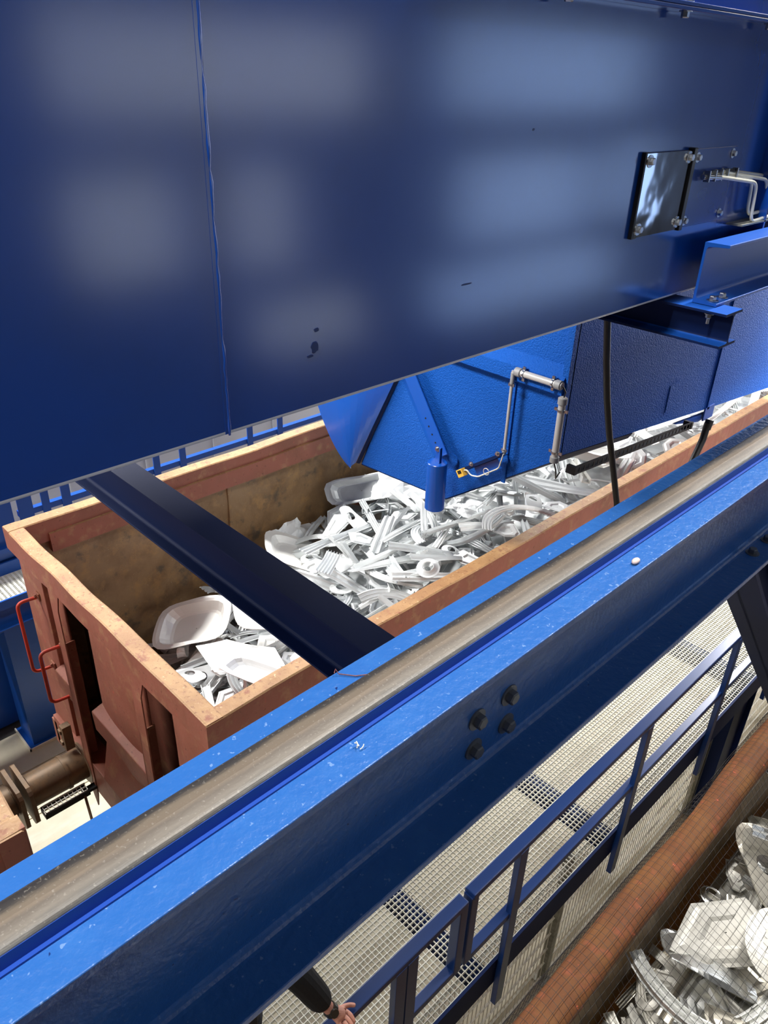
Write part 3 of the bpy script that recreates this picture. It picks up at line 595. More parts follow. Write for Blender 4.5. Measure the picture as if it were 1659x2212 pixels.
# ------------------------------------------------------------------ scrap
def strip(L_, W_, ribs, hb_, kap, tw_, seed):
    rnd = random.Random(seed); ph = rnd.random() * 6
    nv = ribs * 4
    def fn(a, b):
        s = (a - .5) * L_; y = (b - .5) * W_
        q_ = (b * ribs) % 1.0; z = hb_ * (1 if .25 < q_ < .75 else 0) if 0 < b < 1 else 0
        z += .012 * math.sin(a * 5 + ph) * b
        R_ = 1 / kap if abs(kap) > 1e-4 else None
        cz = math.cos(tw_ * s); sz = math.sin(tw_ * s); y, z = y * cz - z * sz, y * sz + z * cz
        if R_: return ((R_ - y) * math.sin(s * kap), R_ - (R_ - y) * math.cos(s * kap), z)
        return (s, y, z)
    return MB().sheet(fn, 14 if abs(kap) > .3 else 7, nv, .004)
def hook(L_, W_, curl, seed):
    def fn(a, b):
        y = (b - .5) * W_ * (1 + .25 * math.sin(a * 4)); zz = .010 * math.sin(PI * b)
        st = L_ * .62
        if a < .55: return (a / .55 * st - L_ * .4, y, zz + .02 * math.sin(a * 5))
        th = (a - .55) / .45 * curl; R_ = (L_ - st) / curl
        return (st - L_ * .4 + R_ * math.sin(th), y, R_ * (1 - math.cos(th)) + zz)
    return MB().sheet(fn, 18, 4, .004)
def superell(th, ax_, ay_, p): c_, s_ = math.cos(th), math.sin(th); k = (abs(c_ / ax_) ** p + abs(s_ / ay_) ** p) ** (-1 / p); return c_ * k, s_ * k
def holed(ax_, ay_, hr, ox, seed, bend=.05):
    rnd = random.Random(seed); ph = rnd.random() * 6
    def fn(a, b):
        th = 2 * PI * a; x, y = superell(th, ax_, ay_, 3.6); hx, hy = ox + hr * math.cos(th), hr * math.sin(th)
        X, Y_ = hx + (x - hx) * b, hy + (y - hy) * b
        return (X, Y_, bend * math.sin(X / ax_ * 1.6 + ph) + .02 * (b > .85) * math.sin(th * 2 + ph))
    return MB().sheet(fn, 36, 5, .004, True)
def ring(r0, r1, cup):
    return MB().sheet(lambda a, b: ((r0 + (r1 - r0) * b) * math.cos(2 * PI * a), (r0 + (r1 - r0) * b) * math.sin(2 * PI * a), cup * (1 - b) ** 2), 28, 3, .006, True)
def dish(ax_, ay_, dep, seed):
    rnd = random.Random(seed); ph = rnd.random() * 6
    def fn(a, b):
        th = 2 * PI * a; b = .02 + b * .98; x, y = superell(th, ax_, ay_, 4.5)
        z = dep * max(0, min(1, (b - .62) / .22)) ** 1.5 if b < .86 else dep * (1 - .1 * math.sin(th * 3 + ph))
        return (x * b * (1 + .04 * math.sin(th * 2 + ph)), y * b, z + .03 * math.sin(x * 4 + ph) * b)
    return MB().sheet(fn, 36, 12, .005, True)
def crumple(L_, W_, amp, seed):
    o_ = seed * 7.7
    def fn(a, b):
        x, y = (a - .5) * L_, (b - .5) * W_
        cut = .06 * noise.noise(V((a * 5, b * 5, o_)))
        return (x + cut * (abs(a - .5) > .45), y + cut * (abs(b - .5) > .42), amp * noise.noise(V((x * 5, y * 5, o_))) + amp * .5 * noise.noise(V((x * 13, y * 13, o_))))
    return MB().sheet(fn, 10, 7, .003)
def cut(seed, R_, bend):
    rnd = random.Random(seed); n_ = rnd.choice((5, 6, 7)); an = sorted(rnd.uniform(0, 2 * PI) for _ in range(n_)); an = [2 * PI * (k + rnd.uniform(-.25, .25)) / n_ for k in range(n_)]
    el = rnd.uniform(1.2, 2.4); P_ = [(R_ * el * math.cos(a) * rnd.uniform(.75, 1.1), R_ * math.sin(a) * rnd.uniform(.75, 1.1)) for a in an]; ph = rnd.random() * 6
    def fn(a, b):
        t_ = a * n_; k = int(t_) % n_; f_ = t_ - int(t_); p, q_ = P_[k], P_[(k + 1) % n_]; b = .02 + .98 * b
        x, y = (p[0] + (q_[0] - p[0]) * f_) * b, (p[1] + (q_[1] - p[1]) * f_) * b
        return (x, y, bend * math.sin(x * 5 + ph) + bend * .6 * max(0, y / R_) ** 2 + (.012 if .45 < b < .8 else 0))
    return MB().sheet(fn, n_ * 5, 8, .004, True)
def uchan(L_, W_, H_):
    return MB().prism([(-W_ / 2, 0), (W_ / 2, 0), (W_ / 2, H_), (W_ / 2 - .005, H_), (W_ / 2 - .005, .005), (-W_ / 2 + .005, .005), (-W_ / 2 + .005, H_), (-W_ / 2, H_)], -L_ / 2, L_ / 2, 'x')
lib = {}
def reg(kind, mb, mats):
    for m in mats: lib.setdefault((kind, m), []).append(mb.mesh(kind, M[m]))
R1 = ('alu', 'alu_g'); R2 = ('alu_m', 'alu_t')
def regall(kind, mk, n):
    for i in range(n):
        mb = mk(i); reg(kind, mb, ('alu', 'alu_g', 'alu_m', 'alu_t', 'alu_w'))
rs = random.Random(5)
regall('ribbed_strip', lambda i: strip(rs.uniform(.5, 1.1), rs.uniform(.06, .14), rs.choice((2, 2, 3, 3, 4)), rs.uniform(.012, .026), rs.uniform(-.3, .3), rs.uniform(-.7, .7), i), 9)
regall('cut_plate', lambda i: cut(i + 50, rs.uniform(.09, .19), rs.uniform(.015, .05)), 8)
regall('curved_strip', lambda i: strip(rs.uniform(.5, .95), rs.uniform(.06, .11), rs.choice((2, 3)), rs.uniform(.012, .026), rs.choice((-1, 1)) * rs.uniform(.9, 2.4), rs.uniform(-.5, .5), i + 20), 6)
regall('hooked_strip', lambda i: hook(rs.uniform(.4, .7), rs.uniform(.04, .09), rs.uniform(1.8, 4.2), i), 4)
regall('punched_plate', lambda i: holed(rs.uniform(.14, .26), rs.uniform(.08, .15), rs.uniform(.035, .06), rs.uniform(-.08, .08), i, rs.uniform(.02, .07)), 5)
regall('metal_ring', lambda i: ring(rs.uniform(.03, .05), rs.uniform(.065, .1), rs.uniform(.0, .03)), 3)
regall('dished_panel', lambda i: dish(rs.uniform(.2, .34), rs.uniform(.14, .22), rs.uniform(.04, .08), i), 4)
regall('crumpled_sheet', lambda i: crumple(rs.uniform(.3, .55), rs.uniform(.2, .35), rs.uniform(.05, .1), i + 1), 6)
regall('channel_offcut', lambda i: uchan(rs.uniform(.3, .6), rs.uniform(.05, .08), rs.uniform(.025, .045)), 3)

def interp(tab, y):
    if y <= tab[0][0]: return tab[0][1]
    for (a, va), (b_, vb) in zip(tab, tab[1:]):
        if y <= b_: return va + (vb - va) * (y - a) / (b_ - a)
    return tab[-1][1]
def pile1(x, y):
    zf_ = interp([(1.7, 1.5), (2.6, 1.6), (3.5, 1.75), (4.2, 2.08), (4.6, 2.16), (5.8, 2.42), (8, 2.72), (12, 2.85), (16, 2.85)], y)
    zn_ = interp([(1.7, 2.28), (2.6, 2.42), (3.6, 2.5), (4.5, 2.66), (6, 2.92), (8, 3.02), (16, 3.05)], y)
    t_ = (x + 5.9) / 2.8
    return zf_ + (zn_ - zf_) * t_ + .22 * math.sin(PI * min(1, max(0, t_))) * min(1, max(.3, (y - 2.5) / 2)) + .06 * noise.noise(V((x * 1.8, y * 1.8, 0)))
def pile2(x, y):
    return 2.66 + .25 * (x + .66) + .07 * noise.noise(V((x * 2.5, y * 2.5, 7)))
def heap(name, fn, x0, x1, y0, y1, nx, ny, label, m, count, seed, mats, kinds, lo=-.16, hi=-.02):
    mb = MB(); zmin = 1.16
    vs = []; fs = []
    for i in range(nx + 1):
        for j in range(ny + 1):
            x = x0 + (x1 - x0) * i / nx; y = y0 + (y1 - y0) * j / ny; vs.append((x, y, fn(x, y) - .26))
    idx = lambda i, j: i * (ny + 1) + j
    for i in range(nx):
        for j in range(ny): fs.append((idx(i, j), idx(i + 1, j), idx(i + 1, j + 1), idx(i, j + 1)))
    mb.add(vs, fs); rr = random.Random(seed)
    slots = {m: 0}
    for k in range(count):
        me = rr.choice(lib[(rr.choice(kinds), 'alu')]); x = rr.uniform(x0, x1); y = y0 + (y1 - y0) * rr.random() ** 1.35
        E_ = Matrix.Translation((x, y, fn(x, y) + rr.uniform(lo, hi))) @ Euler((rr.gauss(0, .35), rr.gauss(0, .35), rr.uniform(0, 6.28))).to_matrix().to_4x4() @ Matrix.Scale(rr.uniform(.55, .9), 4)
        wv = [E_ @ v_.co for v_ in me.vertices]
        if min(p.x for p in wv) < x0 - .02 or max(p.x for p in wv) > x1 + .02 or min(p.y for p in wv) < y0: continue
        mb.add(wv, [tuple(p.vertices) for p in me.polygons])
    o = mb.build(name, m); tag(o, label, 'scrap heap', kind='stuff'); return o
KS = ['ribbed_strip'] * 7 + ['curved_strip'] * 3 + ['hooked_strip'] + ['punched_plate'] + ['metal_ring'] + ['crumpled_sheet'] * 1 + ['channel_offcut'] * 3 + ['cut_plate'] * 5
heap('scrap_heap', pile1, -5.86, -3.14, 2.08, 15.2, 22, 120, 'deep heap of small white aluminium offcuts filling the brown wagon', M['alu_g'], 950, 3, R1, KS)
heap('scrap_heap', pile2, -.66, 1.3, .6, 7.2, 20, 60, 'heap of small shiny aluminium offcuts under the black net', M['alu_n'], 1100, 4, R2, KS, -.2, -.02)
NICE = {'ribbed_strip': 'ribbed aluminium strip', 'curved_strip': 'bent grooved aluminium strip', 'hooked_strip': 'hook-shaped aluminium strip', 'punched_plate': 'aluminium plate with a punched hole', 'metal_ring': 'flat aluminium ring', 'dished_panel': 'dished stamped aluminium panel', 'crumpled_sheet': 'crumpled aluminium sheet offcut', 'channel_offcut': 'short aluminium channel offcut', 'cut_plate': 'angular cut aluminium plate'}
def zone1(x, y):
    if y < 1.62 + .75: return 'in the corner by the wagon end'
    if y < 3.3 and x > -5.9: return 'left of the dark cross beam'
    if y < 5.0: return 'between the cross beam and the chute'
    if y < 7.0: return 'below the chute and cable tray'
    return 'at the far end beyond the hanging hose'
def piece(kind, m, x, y, z, rot, sc=1.0, label=None, group=None, idx=None):
    ms = lib[(kind, m)]; me = ms[idx % len(ms)] if idx is not None else random.choice(ms)
    o = bpy.data.objects.new(kind, me); C.objects.link(o); o.location = (x, y, z); o.rotation_euler = rot; o.scale = (sc, sc, sc)
    return tag(o, label, 'scrap', group)
pr = random.Random(21); placed = []
def scatter(n, x0, x1, y0, y1, fn, zone, mats, kinds, hi, smin, smax, ypow=1.0, xb=(None, None)):
    c_ = 0; tries = 0
    while c_ < n and tries < n * 40:
        tries += 1
        x = pr.uniform(x0, x1); y = y0 + (y1 - y0) * pr.random() ** ypow
        dmin = .13 + .05 * max(0, y - 4)
        if any((x - a) ** 2 + (y - b_) ** 2 < dmin ** 2 for a, b_ in placed[-400:]): continue
        k = pr.choice(kinds); ms = lib[(k, mats[0])]; i = pr.randrange(len(ms)); sc = pr.uniform(smin, smax)
        rot = Euler((pr.gauss(0, .26), pr.gauss(0, .26), pr.uniform(0, 6.28)))
        Mx_ = Matrix.Translation((x, y, fn(x, y) + pr.uniform(.0, hi))) @ rot.to_matrix().to_4x4() @ Matrix.Scale(sc, 4)
        wv = [Mx_ @ v_.co for v_ in ms[i].vertices]
        if xb[0] is not None and (min(p.x for p in wv) < xb[0] or max(p.x for p in wv) > xb[1]): continue
        if min(p.y for p in wv) < xb[2]: continue
        placed.append((x, y)); z_ = zone(x, y)
        piece(k, pr.choice(mats), x, y, Mx_.translation.z, rot, sc, NICE[k] + ' ' + z_, NICE[k] + 's ' + z_, i); c_ += 1
z1 = lambda x, y: {0: 'in the corner by the wagon end', 1: 'left of the dark cross beam', 2: 'between cross beam and chute', 3: 'below the blue chute', 4: 'beyond the hanging hose'}[0 if y < 2.2 else 1 if y < 3.2 else 2 if y < 4.6 else 3 if y < 6.6 else 4]
z2 = lambda x, y: 'under the net beside the rusty rim' if x < -.35 else 'under the net, away from the rim'
K1 = ['ribbed_strip'] * 10 + ['curved_strip'] * 4 + ['hooked_strip'] + ['punched_plate'] * 2 + ['metal_ring'] + ['crumpled_sheet'] * 1 + ['channel_offcut'] * 4 + ['cut_plate'] * 6
scatter(70, -5.8, -3.2, 1.8, 3.4, pile1, z1, ('alu', 'alu', 'alu_w', 'alu_g'), K1, .12, .8, 1.15, xb=(-5.86, -3.13, 2.06))
scatter(130, -5.8, -3.2, 3.4, 6.4, pile1, z1, ('alu', 'alu_g', 'alu_g', 'alu'), K1, .14, .8, 1.15, xb=(-5.86, -3.13, 2.06))
scatter(60, -5.6, -3.2, 6.4, 11.5, pile1, z1, ('alu', 'alu_w'), K1, .12, 1., 1.5, 1.2, xb=(-5.86, -3.13, 2.06))
scatter(70, -.64, .45, 1.3, 5.4, pile2, z2, ('alu_m', 'alu_t', 'alu_m'), K1, .07, .6, .95, xb=(-.66, 1.0, -5))
# the larger pieces one can point to
def big(kind, mb, m, x, y, z, rot, label):
    o = mb.build(kind, M[m]); o.location = (x, y, z); o.rotation_euler = rot; return tag(o, label, 'scrap')
big('dished_panel', dish(.36, .26, .09, 3), 'alu_w', -5.15, 2.78, 2.12, (.3, -.3, .7), 'large white dished panel leaning on the left end of the heap')
big('dished_panel', dish(.38, .2, .05, 12), 'alu_w', -4.42, 2.95, 2.62, (.15, .1, 2.6), 'broad white curved panel half hidden under the cross beam')
big('cut_plate', cut(71, .2, .03), 'alu_w', -4.05, 2.55, 2.62, (.1, -.12, .4), 'flat white angular plate in the middle of the left heap')
big('dished_panel', dish(.34, .13, .04, 14), 'alu', -3.65, 2.45, 2.70, (-.1, .1, .35), 'narrow white trough-shaped panel along the near rim by the wagon end')
big('dished_panel', dish(.42, .38, .05, 8), 'alu_w', -5.15, 4.02, 2.32, (-.15, .5, .9), 'large round white pan at the left edge of the main heap')
big('dished_panel', dish(.40, .16, .07, 5), 'alu_g', -5.45, 5.1, 2.62, (.6, -.2, .95), 'long grey dished panel leaning against the brown wagon wall')
big('ribbed_strip', strip(.8, .14, 5, .02, .05, .1, 3), 'alu_g', -4.42, 3.75, 2.78, (.2, .35, 2.3), 'broad ribbed grey strip standing out in the middle of the heap')
big('crumpled_sheet', crumple(.75, .45, .09, 4), 'alu', -4.95, 5.35, 2.83, (.3, -.1, .7), 'large crumpled white sheet on the crest of the heap')
big('dished_panel', dish(.5, .3, .12, 6), 'alu_w', -3.75, 6.6, 3.2, (-.3, .15, .5), 'large white tray-shaped panel beside the cable tray')
big('curved_strip', strip(1.1, .09, 3, .012, -2.2, 0, 7), 'alu', -3.62, 5.3, 3.12, (.15, .1, 1.2), 'long white curved strip hanging over the near side of the heap')
big('metal_ring', ring(.045, .1, .03), 'alu', -3.62, 4.18, 2.93, (.35, .2, 0), 'bright ring lying close to the near wagon rim')
big('punched_plate', holed(.3, .17, .07, .12, 3, .04), 'alu_w', -3.42, 3.05, 2.83, (.2, .1, .8), 'white plate with a round hole at the near rim left of the cross beam')
big('cut_plate', cut(61, .19, .03), 'alu_n', -.40, 2.93, 2.93, (.25, .1, 1.0), 'large pale panel lying under the net near the lower edge')
big('punched_plate', holed(.26, .15, .062, .02, 5, .03), 'alu_t', -.40, 3.42, 2.95, (.3, -.2, 2.2), 'bent grey bracket plate with a big hole under the net')
big('curved_strip', strip(.9, .08, 2, .015, 3.2, 0, 4), 'alu_m', -.40, 3.85, 2.98, (.2, .1, 1.9), 'white hook-bent strip under the net in the upper corner')
big('punched_plate', holed(.24, .14, .06, -.05, 8, .05), 'alu_m', -.40, 2.72, 2.86, (-.4, .3, .4), 'dark shiny plate with a hole beside the pale panel')
big('curved_strip', strip(.8, .09, 3, .015, 2.0, 0, 9), 'alu_m', -.28, 2.40, 2.93, (.1, .15, .3), 'shiny arched strip under the net at the bottom edge')
big('metal_ring', ring(.07, .19, .04), 'alu_n', -.16, 2.98, 3.0, (.2, .25, 0), 'wide round white disc with a hole beside the large pale panel')

# ------------------------------------------------------------------ net over the right wagon
mb = MB(); path = []
for k in range(9): path.append((-.885 + .004 * k, 2.55 + k * .072))
for k in range(8):
    a = PI - PI * k / 9; path.append((-.72 + .112 * math.cos(a), 3.212 + .1 * math.sin(a)))
for k in range(1, 48):
    s = k / 47; path.append((-.61 + s * 1.5, 3.20 - .17 * math.sin(min(1, s * 2.2) * PI / 2)))
# even spacing along the path
acc = [0]
for a, b_ in zip(path, path[1:]): acc.append(acc[-1] + math.hypot(b_[0] - a[0], b_[1] - a[1]))
step = .036; ns = int(acc[-1] / step); prof = []
for k in range(ns + 1):
    s = k * step; i = max(j for j in range(len(acc)) if acc[j] <= s + 1e-9); i = min(i, len(path) - 2); t_ = (s - acc[i]) / (acc[i + 1] - acc[i])
    prof.append((path[i][0] + (path[i + 1][0] - path[i][0]) * t_, path[i][1] + (path[i + 1][1] - path[i][1]) * t_ + .014))
ny_ = 120; yb0 = 1.5; vs = []
for j in range(ny_ + 1):
    for k, (x, z) in enumerate(prof):
        y = yb0 + j * step
        w_ = max(0, min(1, (x + .58) * 3))
        vs.append(V((x + .008 * noise.noise(V((y * 3, k * .2, 1))), y + .02 * noise.noise(V((k * .12, y, 5))), z + w_ * (.07 * noise.noise(V((x * 2.6, y * 2.6, 2))) - .02))))
np_ = len(prof); nb = MB()
def strand(pts, r_):
    n_ = 3; out = []
    for i, p in enumerate(pts):
        t_ = (pts[min(i + 1, len(pts) - 1)] - pts[max(i - 1, 0)]).normalized(); u_ = t_.cross(V((.3, .2, .9))).normalized(); w_ = t_.cross(u_)
        for k in range(n_):
            a = 2 * PI * k / n_; out.append(p + (u_ * math.cos(a) + w_ * math.sin(a)) * r_)
    nb.add(out, [(i * n_ + k, i * n_ + (k + 1) % n_, (i + 1) * n_ + (k + 1) % n_, (i + 1) * n_ + k) for i in range(len(pts) - 1) for k in range(n_)], True)
for j in range(ny_ + 1): strand([vs[j * np_ + k] for k in range(np_)], .00095)
for k in range(np_): strand([vs[j * np_ + k] for j in range(ny_ + 1)], .00095)
tag(nb.build('cargo_net', M['net']), 'fine black net stretched over the rusty wagon and its rim', 'net')

# ------------------------------------------------------------------ walkway with handrail and mesh fence
w = thing('walkway', 'galvanised grating walkway between the blue handrail and the wagon', 'walkway', (-1.9, 3, 1.9))
gr = MB(); zg = 1.9
for k in range(32): x = -1.432 - k * .0333; gr.box((x - .002, -6, zg - .022), (x + .002, 12, zg))
for k in range(541): y = -6 + k * .0333; gr.box((-2.47, y - .0014, zg - .013), (-1.432, y + .0014, zg - .001))
gr.build('grating', M['galv'], w)
MB().prism([(-1.43, 1.9), (-1.41, 1.9), (-1.41, 1.65), (-1.45, 1.65), (-1.45, 1.66), (-1.42, 1.66), (-1.42, 1.87), (-1.43, 1.87)], -6, 12).build('edge_channel', M['navy'], w, bevel=.001)
MB().box((-2.5, -6, 1.68), (-2.47, 12, 1.905)).build('edge_channel', M['navy'], w)
for y in (-3.4, -1.2, 1.0, 2.4, 3.85, 6.3, 8.5): MB().box((-2.47, y - .05, 1.7), (-1.43, y + .05, 1.865)).build('cross_member', M['navy'], w)
def rail_section(label, y0, y1, posts, ends):
    t = thing('handrail', label, 'handrail', (-1.41, (y0 + y1) / 2, 1.5))
    MB().box((-1.445, y0, 2.91), (-1.375, y1, 2.955)).build('top_rail', M['railnavy'], t, bevel=.006)
    MB().box((-1.438, y0, 2.33), (-1.382, y1, 2.382)).build('knee_rail', M['railnavy'], t, bevel=.005)
    for y in posts: MB().box((-1.41, y - .036, 1.44), (-1.372, y + .036, 2.92)).build('post', M['railnavy'], t, bevel=.002)
    for y in ends: MB().box((-1.44, y - .03, 2.345), (-1.38, y + .03, 2.93)).build('end_post', M['railnavy'], t, bevel=.005)
    return t
rail_section('blue handrail section under the person\'s hand', -5.5, 2.085, (-4.0, -2.4, -.8, .5, 1.60, 1.68), (2.065,))
rail_section('longer blue handrail section beyond the joint, along the walkway', 2.13, 12, (2.56, 3.93, 5.30, 6.67, 8.04, 9.4), (2.15,))
for k, (ya, yb) in enumerate(((-1.35, 1.15), (1.15, 3.65), (3.65, 6.15), (6.15, 8.65), (8.65, 11.15))):
    mf = thing('mesh_panel', ['wire mesh fence panel hidden below the person', 'wire mesh fence panel left of the first grey post', 'wire mesh fence panel between the two grey posts', 'wire mesh fence panel behind the navy column', 'wire mesh fence panel farthest along the walkway'][k], 'fence', (-1.6, (ya + yb) / 2, .05))
    wm = MB(); 
    for i in range(1, int((yb - ya) / .05)): y = ya + i * .05; wm.box((-1.6025, y - .0025, .1), (-1.5975, y + .0025, 1.62))
    for i in range(8): z = .14 + i * .2; wm.box((-1.608, ya + .03, z - .003), (-1.592, yb - .03, z + .003))
    wm.build('mesh', M['galv'], mf)
    MB().box((-1.63, yb - .03, .02), (-1.57, yb + .03, 1.66)).box((-1.66, yb - .06, .07), (-1.54, yb + .06, .082)).build('post', M['galvpost'], mf, bevel=.004)
tag(MB().prism([(-1.565, 6.16), (-1.455, 6.16), (-1.455, 6.18), (-1.50, 6.18), (-1.50, 6.66), (-1.455, 6.66), (-1.455, 6.68), (-1.565, 6.68)], 0, 1.64, 'z').build('steel_column', M['navy']), 'navy steel column standing under the grating walkway', 'column')

# ------------------------------------------------------------------ far side walkway
fwk = thing('walkway', 'far grating platform on a blue column behind the brown wagon', 'walkway', (-7.2, 2, 1.96))
gm = MB(); zg = 1.96
for k in range(17): x = -6.99 - k * .026; gm.box((x - .003, -4, zg - .03), (x + .003, 11, zg))
for k in range(330): y = -4 + k * .0455; gm.box((-7.41, y - .011, zg - .012), (-6.985, y + .011, zg - .001))
gm.build('grating', M['galv'], fwk)
MB().prism([(-6.985, 1.96), (-6.965, 1.96), (-6.965, 1.86), (-6.985, 1.86)], -4, 11).build('edge_channel', M['blue'], fwk)
MB().box((-7.43, -4, 1.9), (-7.41, 11, 2.095)).build('toe_plate', M['blue'], fwk)
MB().prism([(-7.33, 1.86), (-7.33, 1.62), (-6.955, 1.62), (-6.955, 1.635), (-7.05, 1.635), (-7.05, 1.86)], -4, 11).build('support_beam', M['blue'], fwk)
MB().box((-7.0, 2.06, 1.55), (-6.93, 2.1, 1.86)).box((-7.0, 2.2, 1.58), (-6.93, 2.23, 1.86)).box((-7.02, 2.08, 1.53), (-6.9, 2.3, 1.56)).build('bracket', M['blue'], fwk)
for z in (1.93, 1.89): MB().hexbolt((-6.965, 2.06, z), (1, 0, 0), .022, .014).build('bolt', M['zinc'], fwk)
fc = thing('steel_column', 'blue column with a base plate on the cream floor beside the wagon buffer', 'column', (-7.15, 1.85, 0))
MB().prism([(-6.985, 1.65), (-6.985, 2.05), (-7.005, 2.05), (-7.15, 2.05), (-7.33, 2.05), (-7.33, 1.65)], .02, 1.62, 'z').build('shaft', M['blue'], fc)
MB().box((-7.36, 1.6, .0), (-6.945, 2.2, .022)).build('base_plate', M['blue'], fc)
bl = MB().box((-7.37, 1.585, 0), (-6.93, 1.6, .03)).box((-6.945, 1.585, 0), (-6.93, 2.2, .03)).build('white_edge', M['white'], fc)
fr = thing('handrail', 'bright blue handrail of the far platform in front of the grey wall', 'handrail', (-7.53, 4, 2.1))
MB().box((-7.57, 2.2, 2.485), (-7.505, 11, 2.55)).build('knee_rail', M['blue'], fr)
MB().box((-7.555, 2.2, 3.05), (-7.505, 11, 3.1)).build('top_rail', M['blue'], fr)
for y, ww in ((2.27, .055), (2.48, .03), (2.70, .035), (3.78, .03), (4.12, .03), (5.08, .03), (5.55, .03), (6.6, .03), (7.6, .03), (9, .03), (10.5, .03)):
    MB().box((-7.505, y - ww * 1.35, 1.9), (-7.49, y + ww * 1.35, 3.1)).build('post', M['blue'], fr)
fp = thing('blue_cabinet', 'bright blue steel cabinet beyond the far corner of the brown wagon', 'cabinet', (-7.7, 1.4, 1.96))
MB().box((-7.85, .6, 2.1), (-7.46, 2.13, 2.85)).build('body', M['blue'], fp, bevel=.006)
MB().box((-7.46, .6, 2.2), (-7.40, 2.25, 2.26)).build('ledge', M['blue'], fp)
MB().box((-7.458, 1.93, 2.3), (-7.454, 1.935, 2.85)).build('door_seam', M['navy'], fp)
MB().box((-7.85, .6, 0), (-7.5, 2.13, 2.1)).build('plinth', M['blue'], fp)

# ------------------------------------------------------------------ person on the walkway, right hand on the handrail
def skin(name, joints, edges, m, root=0, sub=2, parent=None):
    me = bpy.data.meshes.new(name); me.from_pydata([j[0] for j in joints], edges, []); o = bpy.data.objects.new(name, me); C.objects.link(o)
    o.modifiers.new('Skin', 'SKIN'); me.materials.append(m)
    if not me.skin_vertices: me.skin_vertices.new()
    for i, j in enumerate(joints):
        sv = me.skin_vertices[0].data[i]; sv.radius = j[1] if isinstance(j[1], tuple) else (j[1], j[1]); sv.use_root = (i == root)
    md = o.modifiers.new('Sub', 'SUBSURF'); md.levels = sub; md.render_levels = sub
    if parent: o.parent = parent
    return o
px_, py_ = -1.90, .96
J = [((px_, py_, 2.85), (.15, .11)), ((px_, py_ + .01, 3.1), (.15, .1)), ((px_, py_ + .01, 3.3), (.16, .1)), ((px_, py_, 3.42), .06), ((px_, py_ + .03, 3.50), .055),
     ((px_, py_ + .05, 3.58), (.075, .09)), ((px_, py_ + .045, 3.70), (.07, .085)),
     ((px_ + .15, py_, 3.40), .055), ((-1.56, 1.11, 3.295), .042), ((-1.434, 1.2, 3.045), .027), ((-1.402, 1.232, 2.998), (.036, .022)),
     ((px_ - .2, py_, 3.35), .055), ((px_ - .27, py_ + .02, 3.08), .042), ((px_ - .27, py_ + .1, 2.84), .028), ((px_ - .27, py_ + .13, 2.76), (.02, .036)),
     ((px_ + .1, py_, 2.72), .085), ((px_ + .11, py_ + .02, 2.36), .058), ((px_ + .11, py_ - .02, 1.99), .038), ((px_ + .12, py_ + .13, 1.945), .03),
     ((px_ - .1, py_, 2.72), .085), ((px_ - .11, py_ + .02, 2.36), .058), ((px_ - .11, py_ - .02, 1.99), .038), ((px_ - .12, py_ + .13, 1.945), .03)]
Ed = [(0, 1), (1, 2), (2, 3), (3, 4), (4, 5), (5, 6), (2, 7), (7, 8), (8, 9), (9, 10), (2, 11), (11, 12), (12, 13), (13, 14), (0, 15), (15, 16), (16, 17), (17, 18), (0, 19), (19, 20), (20, 21), (21, 22)]
def finger(base_i, pts, rads):
    last = base_i
    for p, r_ in zip(pts, rads):
        J.append((p, r_)); Ed.append((last, len(J) - 1)); last = len(J) - 1
for k, ln in enumerate((.9, 1., .97, .82)):       # the fingers curl over the rail
    o_ = (k - 1.5) * .021; bx, by = -1.388, 1.24
    dx, dy = .012, .0; by += o_ * .95; bx -= o_ * .28
    finger(10, [(bx, by, 2.985), (bx + .028 * ln, by + .006, 2.978), (bx + .05 * ln, by + .008, 2.957), (bx + .048 * ln, by + .008, 2.93)], (.0105, .0095, .0088, .0075))
finger(10, [(-1.42, 1.270, 2.987), (-1.41, 1.302, 2.976), (-1.392, 1.322, 2.971)], (.012, .0105, .009))
for k, ln in enumerate((.9, 1., .96, .8)):
    by = py_ + .13 + (k - 1.5) * .02; finger(14, [(px_ - .27, by, 2.72), (px_ - .265, by, 2.685), (px_ - .25, by, 2.655 - .01 * ln)], (.0095, .0085, .0075))
finger(14, [(px_ - .25, py_ + .165, 2.75), (px_ - .24, py_ + .185, 2.715)], (.011, .009))
body = skin('person', J, Ed, M['skin'])
tag(body, 'person in a black jacket under the rail beam, one hand resting on the handrail', 'person')
JK = [((px_, py_, 2.60), (.2, .16)), ((px_, py_ + .01, 2.95), (.185, .135)), ((px_, py_ + .01, 3.2), (.19, .13)), ((px_, py_, 3.36), (.13, .09)), ((px_, py_, 3.43), .072),
      ((px_ + .15, py_, 3.39), .085), ((-1.565, 1.105, 3.305), .074), ((-1.52, 1.14, 3.21), .066), ((-1.478, 1.17, 3.125), .064), ((-1.442, 1.194, 3.06), .05),
      ((px_ - .21, py_, 3.34), .08), ((px_ - .27, py_ + .02, 3.08), .064), ((px_ - .27, py_ + .09, 2.87), .044)]
skin('jacket', JK, [(0, 1), (1, 2), (2, 3), (3, 4), (2, 5), (5, 6), (6, 7), (7, 8), (8, 9), (2, 10), (10, 11), (11, 12)], M['cloth'], parent=body)
TR = [((px_, py_, 2.78), (.16, .12)), ((px_ + .1, py_, 2.66), .11), ((px_ + .11, py_ + .02, 2.36), .08), ((px_ + .11, py_ - .02, 2.0), .062), ((px_ - .1, py_, 2.66), .11), ((px_ - .11, py_ + .02, 2.36), .08), ((px_ - .11, py_ - .02, 2.0), .062)]
skin('trousers', TR, [(0, 1), (1, 2), (2, 3), (0, 4), (4, 5), (5, 6)], M['trouser'], parent=body)
